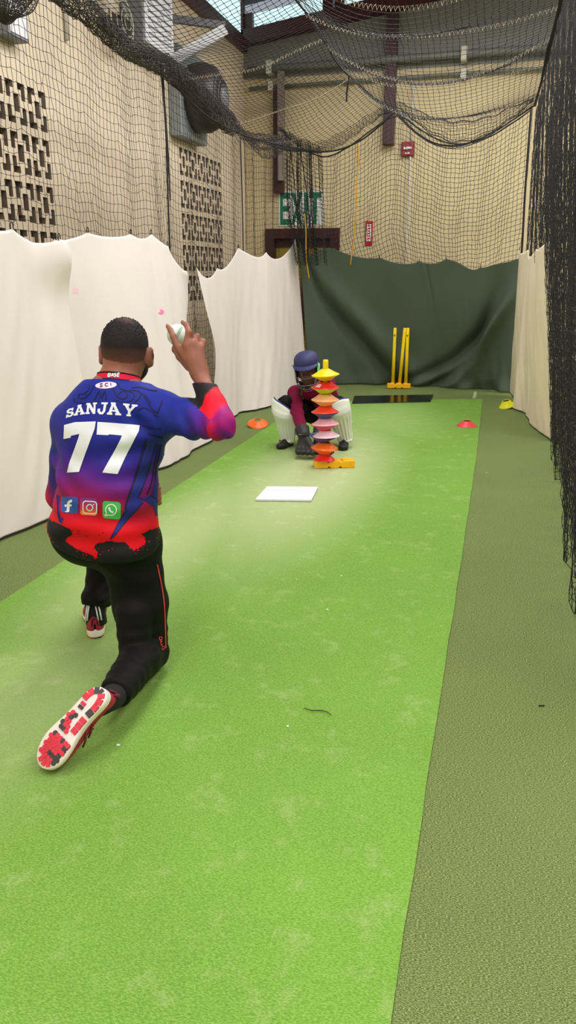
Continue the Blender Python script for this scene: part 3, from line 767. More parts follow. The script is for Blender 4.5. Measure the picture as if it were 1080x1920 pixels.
# heavy web of slack net sweeping to the far left corner
def f_web(A, B):
    Y = 5.95+3.0*A; X = -2.52+.42*B*(.25+.75*np.sin(PI*A)**.7)*A
    Z = left_top(Y)+.06-.26*B*np.sin(PI*np.clip(A*.9+.08, 0, 1))+.03*np.sin(B*20+A*8)
    return np.stack([X+.008*RNG.standard_normal(A.shape), Y, Z+.008*RNG.standard_normal(A.shape)], -1)
wb_ = add_net('net', grid_net(92, 24, f_web), .002, 'dense slack netting sweeping from the left cable into the far corner', M['twine_brown'])
rope('edge_rope', [(-2.5, 6.0, 2.72), (-2.45, 6.6, 2.60), (-2.36, 7.3, 2.56), (-2.2, 8.1, 2.58), (-2.2, 8.9, 2.66)], .007, wb_)
# sagging bag of netting nearest the camera
def f_bag(A, B):
    ang = A*2*PI*2.0; t = B
    rr = .17*np.sin(PI*np.clip(.18+t*.82, 0, 1))**.6*(1+.12*np.sin(A*34))
    X = -2.50+rr*np.cos(ang)*.8; Y = 3.86+rr*np.sin(ang)*1.5
    Z = 2.98-.42*t+.02*np.sin(A*20+t*8)
    return np.stack([X, Y, Z], -1)
add_net('net', grid_net(84, 22, f_bag), .0019, 'drooping bag of bunched netting at the top left corner', M['twine_brown'])

# dense black net on the right: two hanging layers gathered in deep folds
def right_layer(xoff, seed, y0, y1, ny, nz, amp, r, label):
    rg_ = np.random.default_rng(seed); ph = rg_.uniform(0, 6, 6)
    def fn(A, B):
        Y = y0+(y1-y0)*A
        top = 2.95; Z = top*(1-B)+.02*B
        xb = spline([2.0, 3.1, 3.7, 4.6, 5.6, 6.6, 7.5, 9.1], [.50, .44, .45, .52, .51, .56, .48, .32], Y)
        xt = .245
        X = xt+(xb-xt)*B**1.3+xoff
        fold = np.sin(2*PI*1.9*Y+ph[0])+.6*np.sin(2*PI*3.7*Y+ph[1]+B)+.35*np.sin(2*PI*7.1*Y+ph[2]-2*B)
        X = X+amp*fold*(.25+.75*B)
        Y = Y+.05*np.sin(2*PI*5*A*(y1-y0)+ph[3]+2*B)*(.3+B)
        Z = np.maximum(Z-.03*np.abs(np.sin(Y*4+ph[4]))*np.sin(PI*B), .012)
        return np.stack([X+.004*rg_.standard_normal(A.shape), Y+.006*rg_.standard_normal(A.shape), Z], -1)
    return add_net('net', grid_net(ny, nz, fn), r, label, M['twine'])
right_layer(0.0, 31, 2.3, 9.05, 240, 58, .028, .0022, 'dense black net hanging along the right side of the lane')
right_layer(.13, 32, 2.0, 9.0, 240, 58, .035, .0022, 'second black net layer hanging just behind the right lane net')
rope('rope', [(.235, 3.0, 2.93), (.235, 6, 2.92), (.225, 9.05, 3.0)], .011, None, M['rope_black'], 30, 'taut black rope along the top of the right lane net', 'rope')
# ================================================================== cones, wickets
def plastic(name, c, trans=.0, rough=.38):
    m = mat(name, c, rough, var=.03, scale=8, spec=.45)
    b = m.node_tree.nodes['Principled BSDF']
    b.inputs['Subsurface Weight'].default_value = .0
    return m
CC = dict(yellow=plastic('yellow_plastic', srgb(250, 214, 10)), red=plastic('red_cone_plastic', srgb(226, 34, 32)), redorange=plastic('red_orange_plastic', srgb(244, 66, 36)),
          orange=plastic('orange_plastic', srgb(250, 110, 24)), peach=plastic('peach_plastic', srgb(250, 178, 120)), blue=plastic('blue_plastic', srgb(58, 74, 150)),
          pink=plastic('pink_plastic', srgb(250, 176, 190)), palepink=plastic('pale_pink_plastic', srgb(240, 206, 222)), rose=plastic('rose_red_plastic', srgb(228, 66, 78)),
          lime=plastic('lime_plastic', srgb(196, 208, 20)), lemon=plastic('lemon_plastic', srgb(228, 226, 20)))
def cone(name, c, m, label, h=.044, R=.095, up=True, tilt=(0, 0), rt=.036, group=None, cat='cone'):
    lp = lambda t: R+(rt-R)*t
    pr = [(R, 0), (R-.001, .002), (lp(.22)-.003, h*.25), (lp(.5)-.004, h*.54), (lp(.8)-.002, h*.84), (rt+.003, h*.985), (rt, h), (rt-.003, h-.002), (rt+.001, h*.9), (lp(.5)-.008, h*.50), (lp(.22)-.008, h*.2), (R-.005, .0008), (R, 0)]
    if not up: pr = [(r, -z) for r, z in pr][::-1]
    n = 40; V = []; Fc = []
    for r, z in pr[:-1]:
        for k in range(n): V.append((r*math.cos(2*PI*k/n), r*math.sin(2*PI*k/n), z))
    mm = len(pr)-1
    for i in range(mm):
        j = (i+1) % mm
        for k in range(n): Fc.append((i*n+k, i*n+(k+1) % n, j*n+(k+1) % n, j*n+k))
    me = bpy.data.meshes.new(name); me.from_pydata(V, [], Fc); me.materials.append(m)
    me.polygons.foreach_set('use_smooth', np.ones(len(Fc), bool))
    o = bpy.data.objects.new(name, me); COL.objects.link(o); o.location = c; o.rotation_euler = (tilt[0], tilt[1], 0)
    es = o.modifiers.new('edge', 'EDGE_SPLIT'); es.split_angle = 1.0
    return tag(o, label, cat, group)
def base_block(name, parent, p0, p1, depth, h, m, holes):
    """moulded wicket base: wavy top, two drain notches in the lower edge"""
    p0 = np.array(p0); p1 = np.array(p1); L = np.linalg.norm(p1-p0); ux = (p1-p0)/L; uy = np.array([-ux[1], ux[0]])
    top = []
    for t in np.linspace(0, 1, 49):
        z = h-.012*(abs(math.sin(t*3*PI)) < .28)*(0.06 < t < .94)
        top.append((t*L, z))
    bot = []
    for t in np.linspace(1, 0, 61):
        z = 0
        for q in (.36, .64):
            d = (t-q)*L
            if abs(d) < .011: z = math.sqrt(max(0, .011**2-d*d))
        bot.append((t*L, z))
    poly = top+bot; n = len(poly); V = []
    for yy in (0, depth):
        for x, z in poly: q = p0+ux*x+uy*yy; V.append((q[0], q[1], z))
    z0 = .0075
    V = [(a, b, c+z0) for a, b, c in V]
    Fc = [tuple(range(n)), tuple(range(2*n-1, n-1, -1))]+[((i+1) % n, i, n+i, n+(i+1) % n) for i in range(n)]
    o = mesh(name, V, Fc, m, parent); bevel(o, .004, 2)
    for t in holes:
        q = p0+ux*t*L+uy*depth/2; MB().lathe([(.024, h-.012), (.026, h+.006), (.022, h+.008)], (q[0], q[1], z0), 20).build('socket', m, parent, True)
    return p0, ux, uy, L
YM = CC['yellow']; YD = plastic('amber_plastic', srgb(246, 184, 8))
wk = thing('wicket_base', (-1.04, 5.25, 0), 'yellow plastic stump base on the turf, under the cone tower', 'stump base')
p0, ux, uy, L = base_block('base', wk, (-1.176, 5.165), (-.900, 5.262), .100, .054, YD, (.5, .78))
st = p0+ux*.255*L+uy*.047
o = MB().lathe([(.019, 0), (.019, .69), (.0185, .705), (.015, .712)], (st[0], st[1], .0635), 20).build('stump', YM, None, True, (st[0], st[1], .0635))
tag(o, 'yellow stump standing in the base, its top sticking out of the cone tower', 'stump')
zb = .0625; h = .0428
stack = [  # colour, up?, dx, tilt, label
 ('red', 1, 0, (0, 0), 'bright red upright cone at the bottom of the tower, on the yellow base'),
 ('orange', 0, 0, (.02, .03), 'orange upturned cone, second from the bottom of the tower'),
 ('orange', 1, 0, (.02, .05), 'orange upright cone, third from the bottom of the tower'),
 ('blue', 0, -.014, (.02, .10), 'deep blue upturned cone beneath the pale pink one in the tower'),
 ('palepink', 1, .012, (0, -.04), 'very pale pink upright cone over the lower blue cone in the tower'),
 ('rose', 0, -.002, (.03, -.04), 'rose red upturned cone just below the light pink cone in the tower'),
 ('pink', 1, .004, (.0, -.05), 'light pink upright cone between rose red and blue upturned cones'),
 ('blue', 0, 0, (.02, .0), 'blue upturned cone beneath the red-orange cone halfway up the tower'),
 ('redorange', 1, 0, (.0, -.03), 'red-orange upright cone beneath the peach cones in the tower'),
 ('peach', 0, 0, (.02, .0), 'lower peach cone, upturned, resting on the red-orange cone'),
 ('peach', 1, 0, (.02, .0), 'upper peach cone, upright, its rim on the other peach cone'),
 ('lime', 0, -.002, (.03, .02), 'lime yellow upturned cone beneath the upper red cone'),
 ('red', 1, .0, (.05, .0), 'red upright cone with a pale patch near the top of the tower'),
 ('yellow', 0, 0, (.03, -.07), 'yellow upturned cone second from the top of the tower'),
 ('lemon', 1, 0, (.03, -.07), 'topmost yellow upright cone crowning the tower')]
z = zb; conegrp = 'coloured saucer cones threaded on the stump'
for i, (c, upw, dx, tl_, lab) in enumerate(stack):
    zz = z+.0005 if upw else z+h
    z += h+.0006
    rr = (.080 if i == 0 else .098)
    o = cone('marker_cone', (st[0]+dx, st[1]-.0*dx, zz), CC['yellow'] if c == 'lemon' else CC[c], lab, h-.0008, rr, bool(upw), tl_, .025 if c in ('yellow', 'lemon') else .036, group=conegrp)
    if i == 12:
        pv = []
        for a, t in ((-2.35, .22), (-1.85, .22), (-1.80, .62), (-2.25, .62)):
            r_ = .098*(1-t)+.03*t; pv.append((r_*math.cos(a)*1.01+.0, r_*math.sin(a)*1.01, (h-.0008)*t*1.0+.002))
        me = bpy.data.meshes.new('label_patch'); me.from_pydata(pv, [], [(0, 1, 2, 3)]); me.materials.append(CC['palepink'])
        po = bpy.data.objects.new('label_patch', me); COL.objects.link(po); po.parent = o
        sd = po.modifiers.new('t', 'SOLIDIFY'); sd.thickness = .002; sd.offset = 1; po['label'] = 'pale patch'
# loose cones on the turf
cone('marker_cone', (-.18, 7.10, .0075), CC['rose'], 'red saucer cone lying alone near the right edge of the bright strip', .048, .095)
cone('marker_cone', (-2.045, 6.60, .03), CC['orange'], 'orange saucer cone tipped on dark turf by the left curtain', .040, .095, True, (.30, .12))
cone('marker_cone', (.185, 8.26, .024), CC['lemon'], 'yellow saucer cone leaning against the foot of the right cream curtain', .060, .085, True, (.2, -.25))
# far wicket
fw = thing('wicket_base', (-1.09, 9.36, 0), 'yellow plastic base of the far wicket, by the dark green curtain', 'stump base')
for o_ in [0]:
    q0, vx, vy, L2 = base_block('base', fw, (-1.225, 9.345), (-.945, 9.385), .085, .055, YD, (.22, .5, .78))
lab = ['yellow stump of the far wicket, left of the leaning middle one', 'leaning middle yellow stump of the far wicket', 'yellow stump of the far wicket nearest the right curtain']
for i, (t, dxt) in enumerate(((.24, .0), (.53, .035), (.80, -.005))):
    q = q0+vx*t*L2+vy*.042
    a = np.array([q[0], q[1], .0635]); b = a+np.array([dxt, 0, .665])
    s = thing('stump', tuple(a), lab[i], 'stump', None)
    MB().tube([a, a+(b-a)*.5, a+(b-a)*.985, b], [.0195, .0195, .0195, .015], 18).build('shaft', YM, s, True)
    if i != 1:
        c = a+(b-a)*.86; mk_ = MB()
        for sx in (-1, 1): mk_.add([(c[0]+sx*.001, c[1]-.0205, c[2]-.012), (c[0]+sx*.014, c[1]-.0165, c[2]+.016), (c[0]+sx*.007, c[1]-.0195, c[2]+.016), (c[0]-sx*.003, c[1]-.0208, c[2]-.004)], [(0, 1, 2, 3)])
        mk_.build('logo', M['hem_black'], s)
# ================================================================== body sculpting by blended distance fields
class SDF:
    def __init__(s, lo, hi, h):
        s.lo = np.array(lo, float); s.h = h
        s.n = np.ceil((np.array(hi)-s.lo)/h).astype(int)+1
        s.ax = [s.lo[i]+h*np.arange(s.n[i]) for i in range(3)]
        s.d = np.full(s.n, 0.3, np.float32)
    def win(s, lo, hi):
        a = np.clip(np.floor((np.array(lo)-s.lo)/s.h).astype(int), 0, s.n); b = np.clip(np.ceil((np.array(hi)-s.lo)/s.h).astype(int)+1, 0, s.n)
        return a, b
    def pts(s, a, b):
        return (s.ax[0][a[0]:b[0]][:, None, None].astype(np.float32), s.ax[1][a[1]:b[1]][None, :, None].astype(np.float32), s.ax[2][a[2]:b[2]][None, None, :].astype(np.float32))
    def merge(s, a, b, q, k, sub=False):
        sl = tuple(slice(i, j) for i, j in zip(a, b)); d = s.d[sl]
        if sub: d = -d
        hh = np.clip(.5+.5*(d-q)/max(k, 1e-6), 0, 1)
        r = d*(1-hh)+q*hh-k*hh*(1-hh)
        s.d[sl] = -r if sub else r
    def cap(s, p, q, r0, r1, k=.02, flat=None, f=1.0, g=0.0, sub=False):
        """tapered limb; flat=(unit vector, factor): squashed along that direction"""
        p = np.array(p, float); q = np.array(q, float); r0 += g; r1 += g; m = max(r0, r1)*max(1, 1/f)+.09
        a, b = s.win(np.minimum(p, q)-m, np.maximum(p, q)+m)
        if (b <= a).any(): return s
        X, Y, Z = s.pts(a, b)
        x, y, z = X-p[0], Y-p[1], Z-p[2]; d = q-p
        if flat is not None:
            n = np.array(flat, float); n /= np.linalg.norm(n); t = (x*n[0]+y*n[1]+z*n[2])*(1/f-1)
            x = x+t*n[0]; y = y+t*n[1]; z = z+t*n[2]; d = d+n*((d@n)*(1/f-1))
        L2 = max(d@d, 1e-9); u = np.clip((x*d[0]+y*d[1]+z*d[2])/L2, 0, 1)
        dist = np.sqrt((x-u*d[0])**2+(y-u*d[1])**2+(z-u*d[2])**2)-(r0+(r1-r0)*u)
        if f < 1: dist = dist*(f+1)/2
        s.merge(a, b, dist, k, sub); return s
    def ell(s, c, r, R=None, k=.02, g=0.0, sub=False):
        c = np.array(c, float); r = np.array(r, float)+g; m = r.max()+.08
        a, b = s.win(c-m, c+m)
        if (b <= a).any(): return s
        X, Y, Z = s.pts(a, b); x, y, z = X-c[0], Y-c[1], Z-c[2]
        if R is not None:
            R = np.array(R)
            x, y, z = (x*R[0, 0]+y*R[1, 0]+z*R[2, 0], x*R[0, 1]+y*R[1, 1]+z*R[2, 1], x*R[0, 2]+y*R[1, 2]+z*R[2, 2])
        k0 = np.sqrt((x/r[0])**2+(y/r[1])**2+(z/r[2])**2); k1 = np.sqrt((x/r[0]**2)**2+(y/r[1]**2)**2+(z/r[2]**2)**2)
        dist = np.where(k1 > 1e-6, k0*(k0-1)/np.maximum(k1, 1e-6), -r.min())
        s.merge(a, b, dist.astype(np.float32), k, sub); return s
    def chain(s, pts, rad, k=.02, g=0.0, flat=None, f=1.0):
        for i in range(len(pts)-1): s.cap(pts[i], pts[i+1], rad[i], rad[i+1], k, flat, f, g)
        return s
    def full(s):
        return s.pts(np.zeros(3, int), s.n)
    def cut(s, p, n, k=.004):
        """keep the side the normal points away from"""
        n = np.array(n, float); n /= np.linalg.norm(n); X, Y, Z = s.full()
        q = (X-p[0])*n[0]+(Y-p[1])*n[1]+(Z-p[2])*n[2]
        s.d = np.maximum(s.d, q.astype(np.float32)); return s
    def mesh(s):
        """surface nets"""
        d = s.d; ins = d < 0
        c = np.zeros(np.array(d.shape)-1, np.uint8)
        for i in (0, 1):
            for j in (0, 1):
                for k in (0, 1): c += ins[i:i+c.shape[0], j:j+c.shape[1], k:k+c.shape[2]]
        act = (c > 0) & (c < 8); idx = np.full(act.shape, -1, np.int64); cells = np.argwhere(act); idx[act] = np.arange(len(cells))
        S = np.zeros((len(cells), 3)); W = np.zeros(len(cells))
        corners = [(i, j, k) for i in (0, 1) for j in (0, 1) for k in (0, 1)]
        vals = {cn: d[cells[:, 0]+cn[0], cells[:, 1]+cn[1], cells[:, 2]+cn[2]].astype(float) for cn in corners}
        for A in corners:
            for ax in range(3):
                if A[ax] == 1: continue
                B = list(A); B[ax] = 1; B = tuple(B); va, vb = vals[A], vals[B]
                x = (va < 0) != (vb < 0); t = np.where(x, va/np.where(x, va-vb, 1), 0)
                pt = np.array(A, float)[None]+np.eye(3)[ax][None]*t[:, None]
                S += pt*x[:, None]; W += x
        V = s.lo+(cells+S/W[:, None])*s.h
        Fs = []
        for ax in range(3):
            a1, a2 = (ax+1) % 3, (ax+2) % 3
            sl0 = [slice(None)]*3; sl1 = [slice(None)]*3; sl0[ax] = slice(0, -1); sl1[ax] = slice(1, None)
            A = ins[tuple(sl0)]; B = ins[tuple(sl1)]
            e = np.argwhere(A != B); e = e[(e[:, a1] > 0) & (e[:, a2] > 0) & (e[:, a1] < d.shape[a1]-1) & (e[:, a2] < d.shape[a2]-1)]
            o1 = np.eye(3, dtype=int)[a1]; o2 = np.eye(3, dtype=int)[a2]
            g = lambda q: idx[q[:, 0], q[:, 1], q[:, 2]]
            quad = np.stack([g(e-o1-o2), g(e-o2), g(e), g(e-o1)], 1)
            flip = ~A[e[:, 0], e[:, 1], e[:, 2]]
            quad[flip] = quad[flip][:, ::-1]; Fs.append(quad)
        Fq = np.concatenate(Fs); Fq = Fq[(Fq >= 0).all(1)]
        return V, Fq

def relax(V, Fq, n=2, lam=.5):
    E = np.concatenate([Fq[:, [0, 1]], Fq[:, [1, 2]], Fq[:, [2, 3]], Fq[:, [3, 0]]]); E = np.concatenate([E, E[:, ::-1]])
    cnt = np.bincount(E[:, 0], minlength=len(V)).astype(float); cnt[cnt == 0] = 1
    for _ in range(n):
        A = np.stack([np.bincount(E[:, 0], V[E[:, 1], k], minlength=len(V)) for k in range(3)], 1)/cnt[:, None]
        V = V+(A-V)*lam
    return V

def normals(V, Fq):
    n = np.cross(V[Fq[:, 2]]-V[Fq[:, 0]], V[Fq[:, 3]]-V[Fq[:, 1]]); N = np.zeros_like(V)
    for k in range(4): 
        for c in range(3): N[:, c] += np.bincount(Fq[:, k], n[:, c], minlength=len(V))
    return N/(np.linalg.norm(N, axis=1)[:, None]+1e-12)

def set_colors(o, name, C):
    ca = o.data.color_attributes.new(name, 'FLOAT_COLOR', 'POINT')
    ca.data.foreach_set('color', np.concatenate([C, np.ones((len(C), 1))], 1).astype(np.float32).ravel())

def attr_mat(name, attr, rough=.6, bump=0, bscale=300, sheen=0, spec=.3):
    m, nt, bs = new_mat(name); N, L = nt.nodes, nt.links
    a = N.new('ShaderNodeAttribute'); a.attribute_name = attr
    L.new(a.outputs['Color'], bs.inputs['Base Color']); bs.inputs['Roughness'].default_value = rough
    bs.inputs['Specular IOR Level'].default_value = spec
    if sheen: bs.inputs['Sheen Weight'].default_value = sheen
    if bump:
        tc = N.new('ShaderNodeTexCoord'); n2 = N.new('ShaderNodeTexNoise'); n2.inputs['Scale'].default_value = bscale
        L.new(tc.outputs['Object'], n2.inputs['Vector']); bp = N.new('ShaderNodeBump'); bp.inputs['Strength'].default_value = bump; bp.inputs['Distance'].default_value = .004
        L.new(n2.outputs['Fac'], bp.inputs['Height']); L.new(bp.outputs['Normal'], bs.inputs['Normal'])
    return m

# decals: flat artwork laid onto a sculpted surface along the sight of its front
def poly_grid(poly, step):
    """triangulate a 2-D polygon finely (grid points inside + outline) """
    from mathutils.geometry import delaunay_2d_cdt
    P = []
    n = len(poly)
    for i in range(n):
        a = np.array(poly[i], float); b = np.array(poly[(i+1) % n], float); k = max(1, int(np.linalg.norm(b-a)/step))
        for t in range(k): P.append(a+(b-a)*t/k)
    no = len(P); edge = [(i, (i+1) % no) for i in range(no)]
    Q = np.array(P); lo, hi = Q.min(0), Q.max(0)
    for x in np.arange(lo[0]+step/2, hi[0], step):
        for y in np.arange(lo[1]+step/2, hi[1], step):
            ins = False; j = no-1
            for i in range(no):
                xi, yi = P[i]; xj, yj = P[j]
                if (yi > y) != (yj > y) and x < (xj-xi)*(y-yi)/(yj-yi)+xi: ins = not ins
                j = i
            if ins and np.min(np.hypot(Q[:, 0]-x, Q[:, 1]-y)) > step*.35: P.append(np.array([x, y]))
    v, e, f, *_ = delaunay_2d_cdt([Vector(p) for p in P], edge, [list(range(no))], 1, 1e-5)
    return [tuple(p) for p in v], [tuple(q) for q in f]
class Decal:
    def __init__(s, V, Fq): s.bv = BVHTree.FromPolygons([tuple(v) for v in V], [tuple(f) for f in Fq])
    def hit(s, x, y, off):
        d = Vector(ray(x, y)).normalized(); h = s.bv.ray_cast(Vector(CAM), d)
        if h[0] is None: return None
        n = h[1]
        if n.dot(d) > 0: n = -n
        return h[0]+n*off
    def geo(s, polys, step=3.0, off=.0015):
        V = []; Fc = []
        for p in polys:
            v, f = poly_grid(p, step); b = len(V); hs = [s.hit(x, y, off) for x, y in v]
            mp = {}; 
            for i, q in enumerate(hs):
                if q is not None: mp[i] = len(V); V.append(tuple(q))
            for q in f:
                if all(i in mp for i in q):
                    pp = [Vector(V[mp[i]]) for i in q]
                    if max((pp[i]-pp[i-1]).length for i in range(len(pp))) < .05: Fc.append(tuple(mp[i] for i in q))
        return V, Fc
    def add(s, name, polys, m, parent, step=3.0, off=.0015):
        V, Fc = s.geo(polys, step, off)
        return mesh(name, V, Fc, m, parent, True)
    def line(s, name, pts, w, m, parent, off=.002, step=2.0, taper=False):
        P = resample([(x, y, 0) for x, y in crsm(np.array(pts, float), 12*len(pts))], max(4, int(sum(math.dist(a, b) for a, b in zip(pts[:-1], pts[1:]))/step)))[:, :2]
        T = np.gradient(P, axis=0); T /= np.linalg.norm(T, axis=1)[:, None]+1e-9; Nn = np.stack([-T[:, 1], T[:, 0]], 1)
        V = []; ok = []
        for i in range(len(P)):
            ww = w/2*(1-.75*(i/len(P)) if taper else 1)
            a = s.hit(*(P[i]+Nn[i]*ww), off); b = s.hit(*(P[i]-Nn[i]*ww), off); ok.append(a is not None and b is not None)
            V += [tuple(a or (0, 0, 0)), tuple(b or (0, 0, 0))]
        Fc = []
        for i in range(len(P)-1):
            if ok[i] and ok[i+1] and (Vector(V[2*i])-Vector(V[2*i+2])).length < .05: Fc.append((2*i, 2*i+1, 2*i+3, 2*i+2))
        return V, Fc
    def lines(s, name, LL, m, parent, off=.002, step=2.0):
        V = []; Fc = []
        for pts, w in LL:
            v, f = s.line(name, pts, w, m, parent, off, step); b = len(V); V += v; Fc += [tuple(b+i for i in q) for q in f]
        used = sorted({i for q in Fc for i in q}); mp = {i: k for k, i in enumerate(used)}
        return mesh(name, [V[i] for i in used], [tuple(mp[i] for i in q) for q in Fc], m, parent, True)
# ================================================================== the kneeling person
def P_(x, y, Y): return at_y(x, y, Y)
MM = {}
MM['skin'] = mat('brown_skin', srgb(146, 92, 74), .5, var=.07, scale=25, spec=.35, bump=.05, bscale=220)
MM['skin_boy'] = mat('dark_brown_skin', srgb(84, 50, 42), .5, var=.06, scale=25, spec=.35)
MM['trouser'] = mat('black_track_fabric', srgb(9, 9, 11), .7, var=.1, spec=.2)
MM['piping'] = mat('red_piping', srgb(214, 50, 62), .6)
MM['white_print'] = mat('white_print', srgb(232, 236, 248), .6, var=.015, spec=.3)
MM['black_print'] = mat('black_print', srgb(14, 14, 22), .6, spec=.3)
MM['navy_print'] = mat('navy_print', srgb(30, 40, 128), .6, spec=.3)
MM['line_print'] = mat('dark_line_print', srgb(22, 24, 60), .6, spec=.3)
MM['red_print'] = mat('red_print', srgb(214, 16, 40), .6, spec=.3)
MM['collar'] = mat('red_collar_knit', srgb(206, 24, 56), .7, spec=.2)
MM['fb_blue'] = mat('app_blue', srgb(36, 84, 176), .6, var=.02)
MM['wa_green'] = mat('app_green', srgb(64, 186, 84), .6, var=.02)
MM['shoe_red'] = mat('crimson_mesh', srgb(166, 28, 62), .7, var=.12, scale=180, bump=.2, bscale=500)
MM['shoe_dark'] = mat('dark_crimson_overlay', srgb(96, 20, 40), .6)
MM['midsole'] = mat('white_foam_midsole', srgb(236, 226, 222), .55, var=.03)
MM['out_red'] = mat('red_rubber', srgb(222, 52, 78), .5, var=.06)
MM['out_grey'] = mat('dark_grey_rubber', srgb(66, 62, 66), .5)
MM['sock'] = mat('black_sock', srgb(24, 24, 26), .9)
MM['ball'] = mat('white_leather', srgb(226, 236, 228), .4, var=.03)
MM['seam'] = mat('ball_seam', srgb(150, 190, 168), .6)

man = thing('person', (-1.15, 2.2, 0.0076), 'person kneeling on one knee in blue-red jersey numbered 77, raising a white ball', 'person')
FD = np.array([-.05, .9987, 0.0])
J = dict(pel=(-1.205, 2.175, .53), waist=(-1.195, 2.165, .66), chest=(-1.18, 2.19, .84), upper=(-1.165, 2.20, .92), c7=(-1.155, 2.21, 1.005),
         shL=(-1.325, 2.215, .872), elL=(-1.385, 2.205, .62), wrL=(-1.215, 2.385, .575),
         shR=(-.995, 2.185, .925), elR=tuple(P_(415, 797, 2.07)), wrR=tuple(P_(375, 702, 2.19)),
         hipL=(-1.30, 2.19, .50), knL=(-1.40, 2.56, .455), anL=(-1.405, 2.40, .10), hipR=(-1.125, 2.17, .49), knR=(-1.092, 2.19, .075), anR=(-1.03, 1.845, .125))
HC = P_(236, 653, 2.275); HF = np.array([-.17, .98, -.05]); HF /= np.linalg.norm(HF); HU = np.array([0.03, .08, .99]); HU -= HF*(HU@HF); HU /= np.linalg.norm(HU); HR = np.cross(HF, HU)
HM = np.stack([HR, HF, HU], 1)                                   # columns: right, front, up
hp = lambda r, f, u: HC+HR*r+HF*f+HU*u
def torso(S, g=0.0, low=True):
    S.cap(J['waist'], J['chest'], .138, .150, .05, FD, .70, g)
    S.cap(J['chest'], J['upper'], .150, .115, .05, FD, .70, g)
    S.cap(J['pel'], J['waist'], .142, .135, .05, FD, .76, g)
    S.cap(np.array(J['c7'])-[0, .0, .035], J['shL'], .052, .052, .05, None, 1, g)
    S.cap(np.array(J['c7'])-[0, .0, .035], J['shR'], .052, .054, .05, None, 1, g)
    if low:
        S.cap((-1.285, 2.165, .515), (-1.13, 2.15, .50), .102, .096, .05, None, 1, g)
def armR(S, g=0.0, k=.03):
    S.chain([J['shR'], np.array(J['shR'])*.5+np.array(J['elR'])*.5, J['elR']], [.054, .046, .034], k, g)
    m = np.array(J['elR'])*.62+np.array(J['wrR'])*.38
    S.chain([J['elR'], m, J['wrR']], [.033, .029, .0225], .012, g)
def armL(S, g=0.0, k=.03):
    S.chain([J['shL'], np.array(J['shL'])*.5+np.array(J['elL'])*.5, J['elL']], [.052, .044, .037], k, g)
    m = np.array(J['elL'])*.62+np.array(J['wrL'])*.38
    S.chain([J['elL'], m, J['wrL']], [.037, .037, .026], k, g)
def legs(S, g=0.0, k=.04):
    for h, kn, an in (('hipR', 'knR', 'anR'), ('hipL', 'knL', 'anL')):
        h, kn, an = (np.array(J[q]) for q in (h, kn, an))
        S.chain([h, h*.45+kn*.55, kn], [.092, .076, .060], k, g)
        m = kn*.68+an*.32+np.array([0, 0, .012])
        S.chain([kn, m, an], [.058, .058, .036], min(k, .012), g)
def head(S, g=0.0):
    S.ell(hp(0, -.012, .012), (.070, .090, .080), HM, .02, g)
    S.ell(hp(0, .028, -.045), (.058, .062, .062), HM, .03, g)
    S.cap(np.array(J['c7'])+[0, .005, -.01], hp(0, -.025, -.035), .060, .058, .03, None, 1, g)
    S.cap(hp(0, .065, -.085), hp(0, .03, -.07), .026, .04, .03, None, 1, g)      # chin
def face(S):
    S.cap(hp(0, .083, -.005), hp(0, .104, -.036), .009, .013, .012)              # nose
    for s in (-1, 1):
        S.ell(hp(s*.009, .096, -.038), (.008, .008, .007), HM, .008)
        S.ell(hp(s*.031, .078, .006), (.017, .012, .011), HM, .01, 0, True)      # eye sockets
        S.ell(hp(s*.03, .080, .022), (.022, .010, .006), HM, .012)               # brow
        S.ell(hp(s*.038, .062, -.03), (.02, .02, .016), HM, .02)                 # cheek
    S.ell(hp(0, .088, -.066), (.021, .010, .006), HM, .006); S.ell(hp(0, .086, -.076), (.018, .010, .006), HM, .006)
    for s in (-1, 1):                                                            # ears
        c = hp(s*.080, -.004, -.024)
        S.ell(c, (.012, .021, .034), np.stack([HR*.8*1+HF*-.6*s*1, HF*.8+HR*.6*s, HU], 1), .006)
        S.ell(c+HR*s*.010+HF*.004, (.006, .011, .020), HM, .005, 0, True)
        S.cap(hp(s*.074, .004, -.05), hp(s*.074, .006, -.056), .007, .006, .006)
def hand(S, W, K, fingers, thumb, wr=.024, k=.010):
    mid = np.mean(K, 0)
    for q in K: S.cap(np.array(W)*.85+np.array(q)*.15, q, .019, .0125, .014)
    S.cap(W, np.array(W)*.5+mid*.5, wr, .021, .02)
    for kk, f in zip(K, fingers):
        pts = [kk]+list(f); rad = [.0112, .0098, .0088, .0072][:len(pts)]
        S.chain(pts, rad, .004)
        for p_ in pts[1:2]: S.ell(p_, (.0108,)*3, None, .004)
    S.chain(thumb, [.018, .0135, .0115, .009][:len(thumb)], .008)
RK = [P_(335, 652, 2.20), P_(349, 646, 2.192), P_(363, 644, 2.195), P_(376, 652, 2.205)]
RF = [[P_(325, 631, 2.207), P_(319, 618, 2.226), P_(314, 611, 2.243)],
      [P_(354, 623, 2.20), P_(350, 610, 2.222), P_(342, 604, 2.243)],
      [P_(369, 631, 2.218), P_(364, 634, 2.247), P_(354, 642, 2.258)],
      [P_(381, 641, 2.226), P_(375, 648, 2.252), P_(366, 656, 2.256)]]
RT = [P_(356, 686, 2.205), P_(338, 668, 2.225), P_(329, 655, 2.256), P_(329, 645, 2.285)]
LW = np.array(J['wrL']); LDv = np.array([.62, .62, -.10]); LDv /= np.linalg.norm(LDv); LS = np.array([0, 0, 1.0]); LN = np.cross(LDv, LS)
lh = lambda d, s, n: LW+LDv*d+LS*s+LN*n
LK = [lh(.075, s, .0) for s in (.028, .010, -.008, -.024)]
LFg = [[lh(.105, s*1.1, -.012), lh(.112, s*1.05, -.036), lh(.098, s, -.052)] for s in (.028, .010, -.008, -.024)]
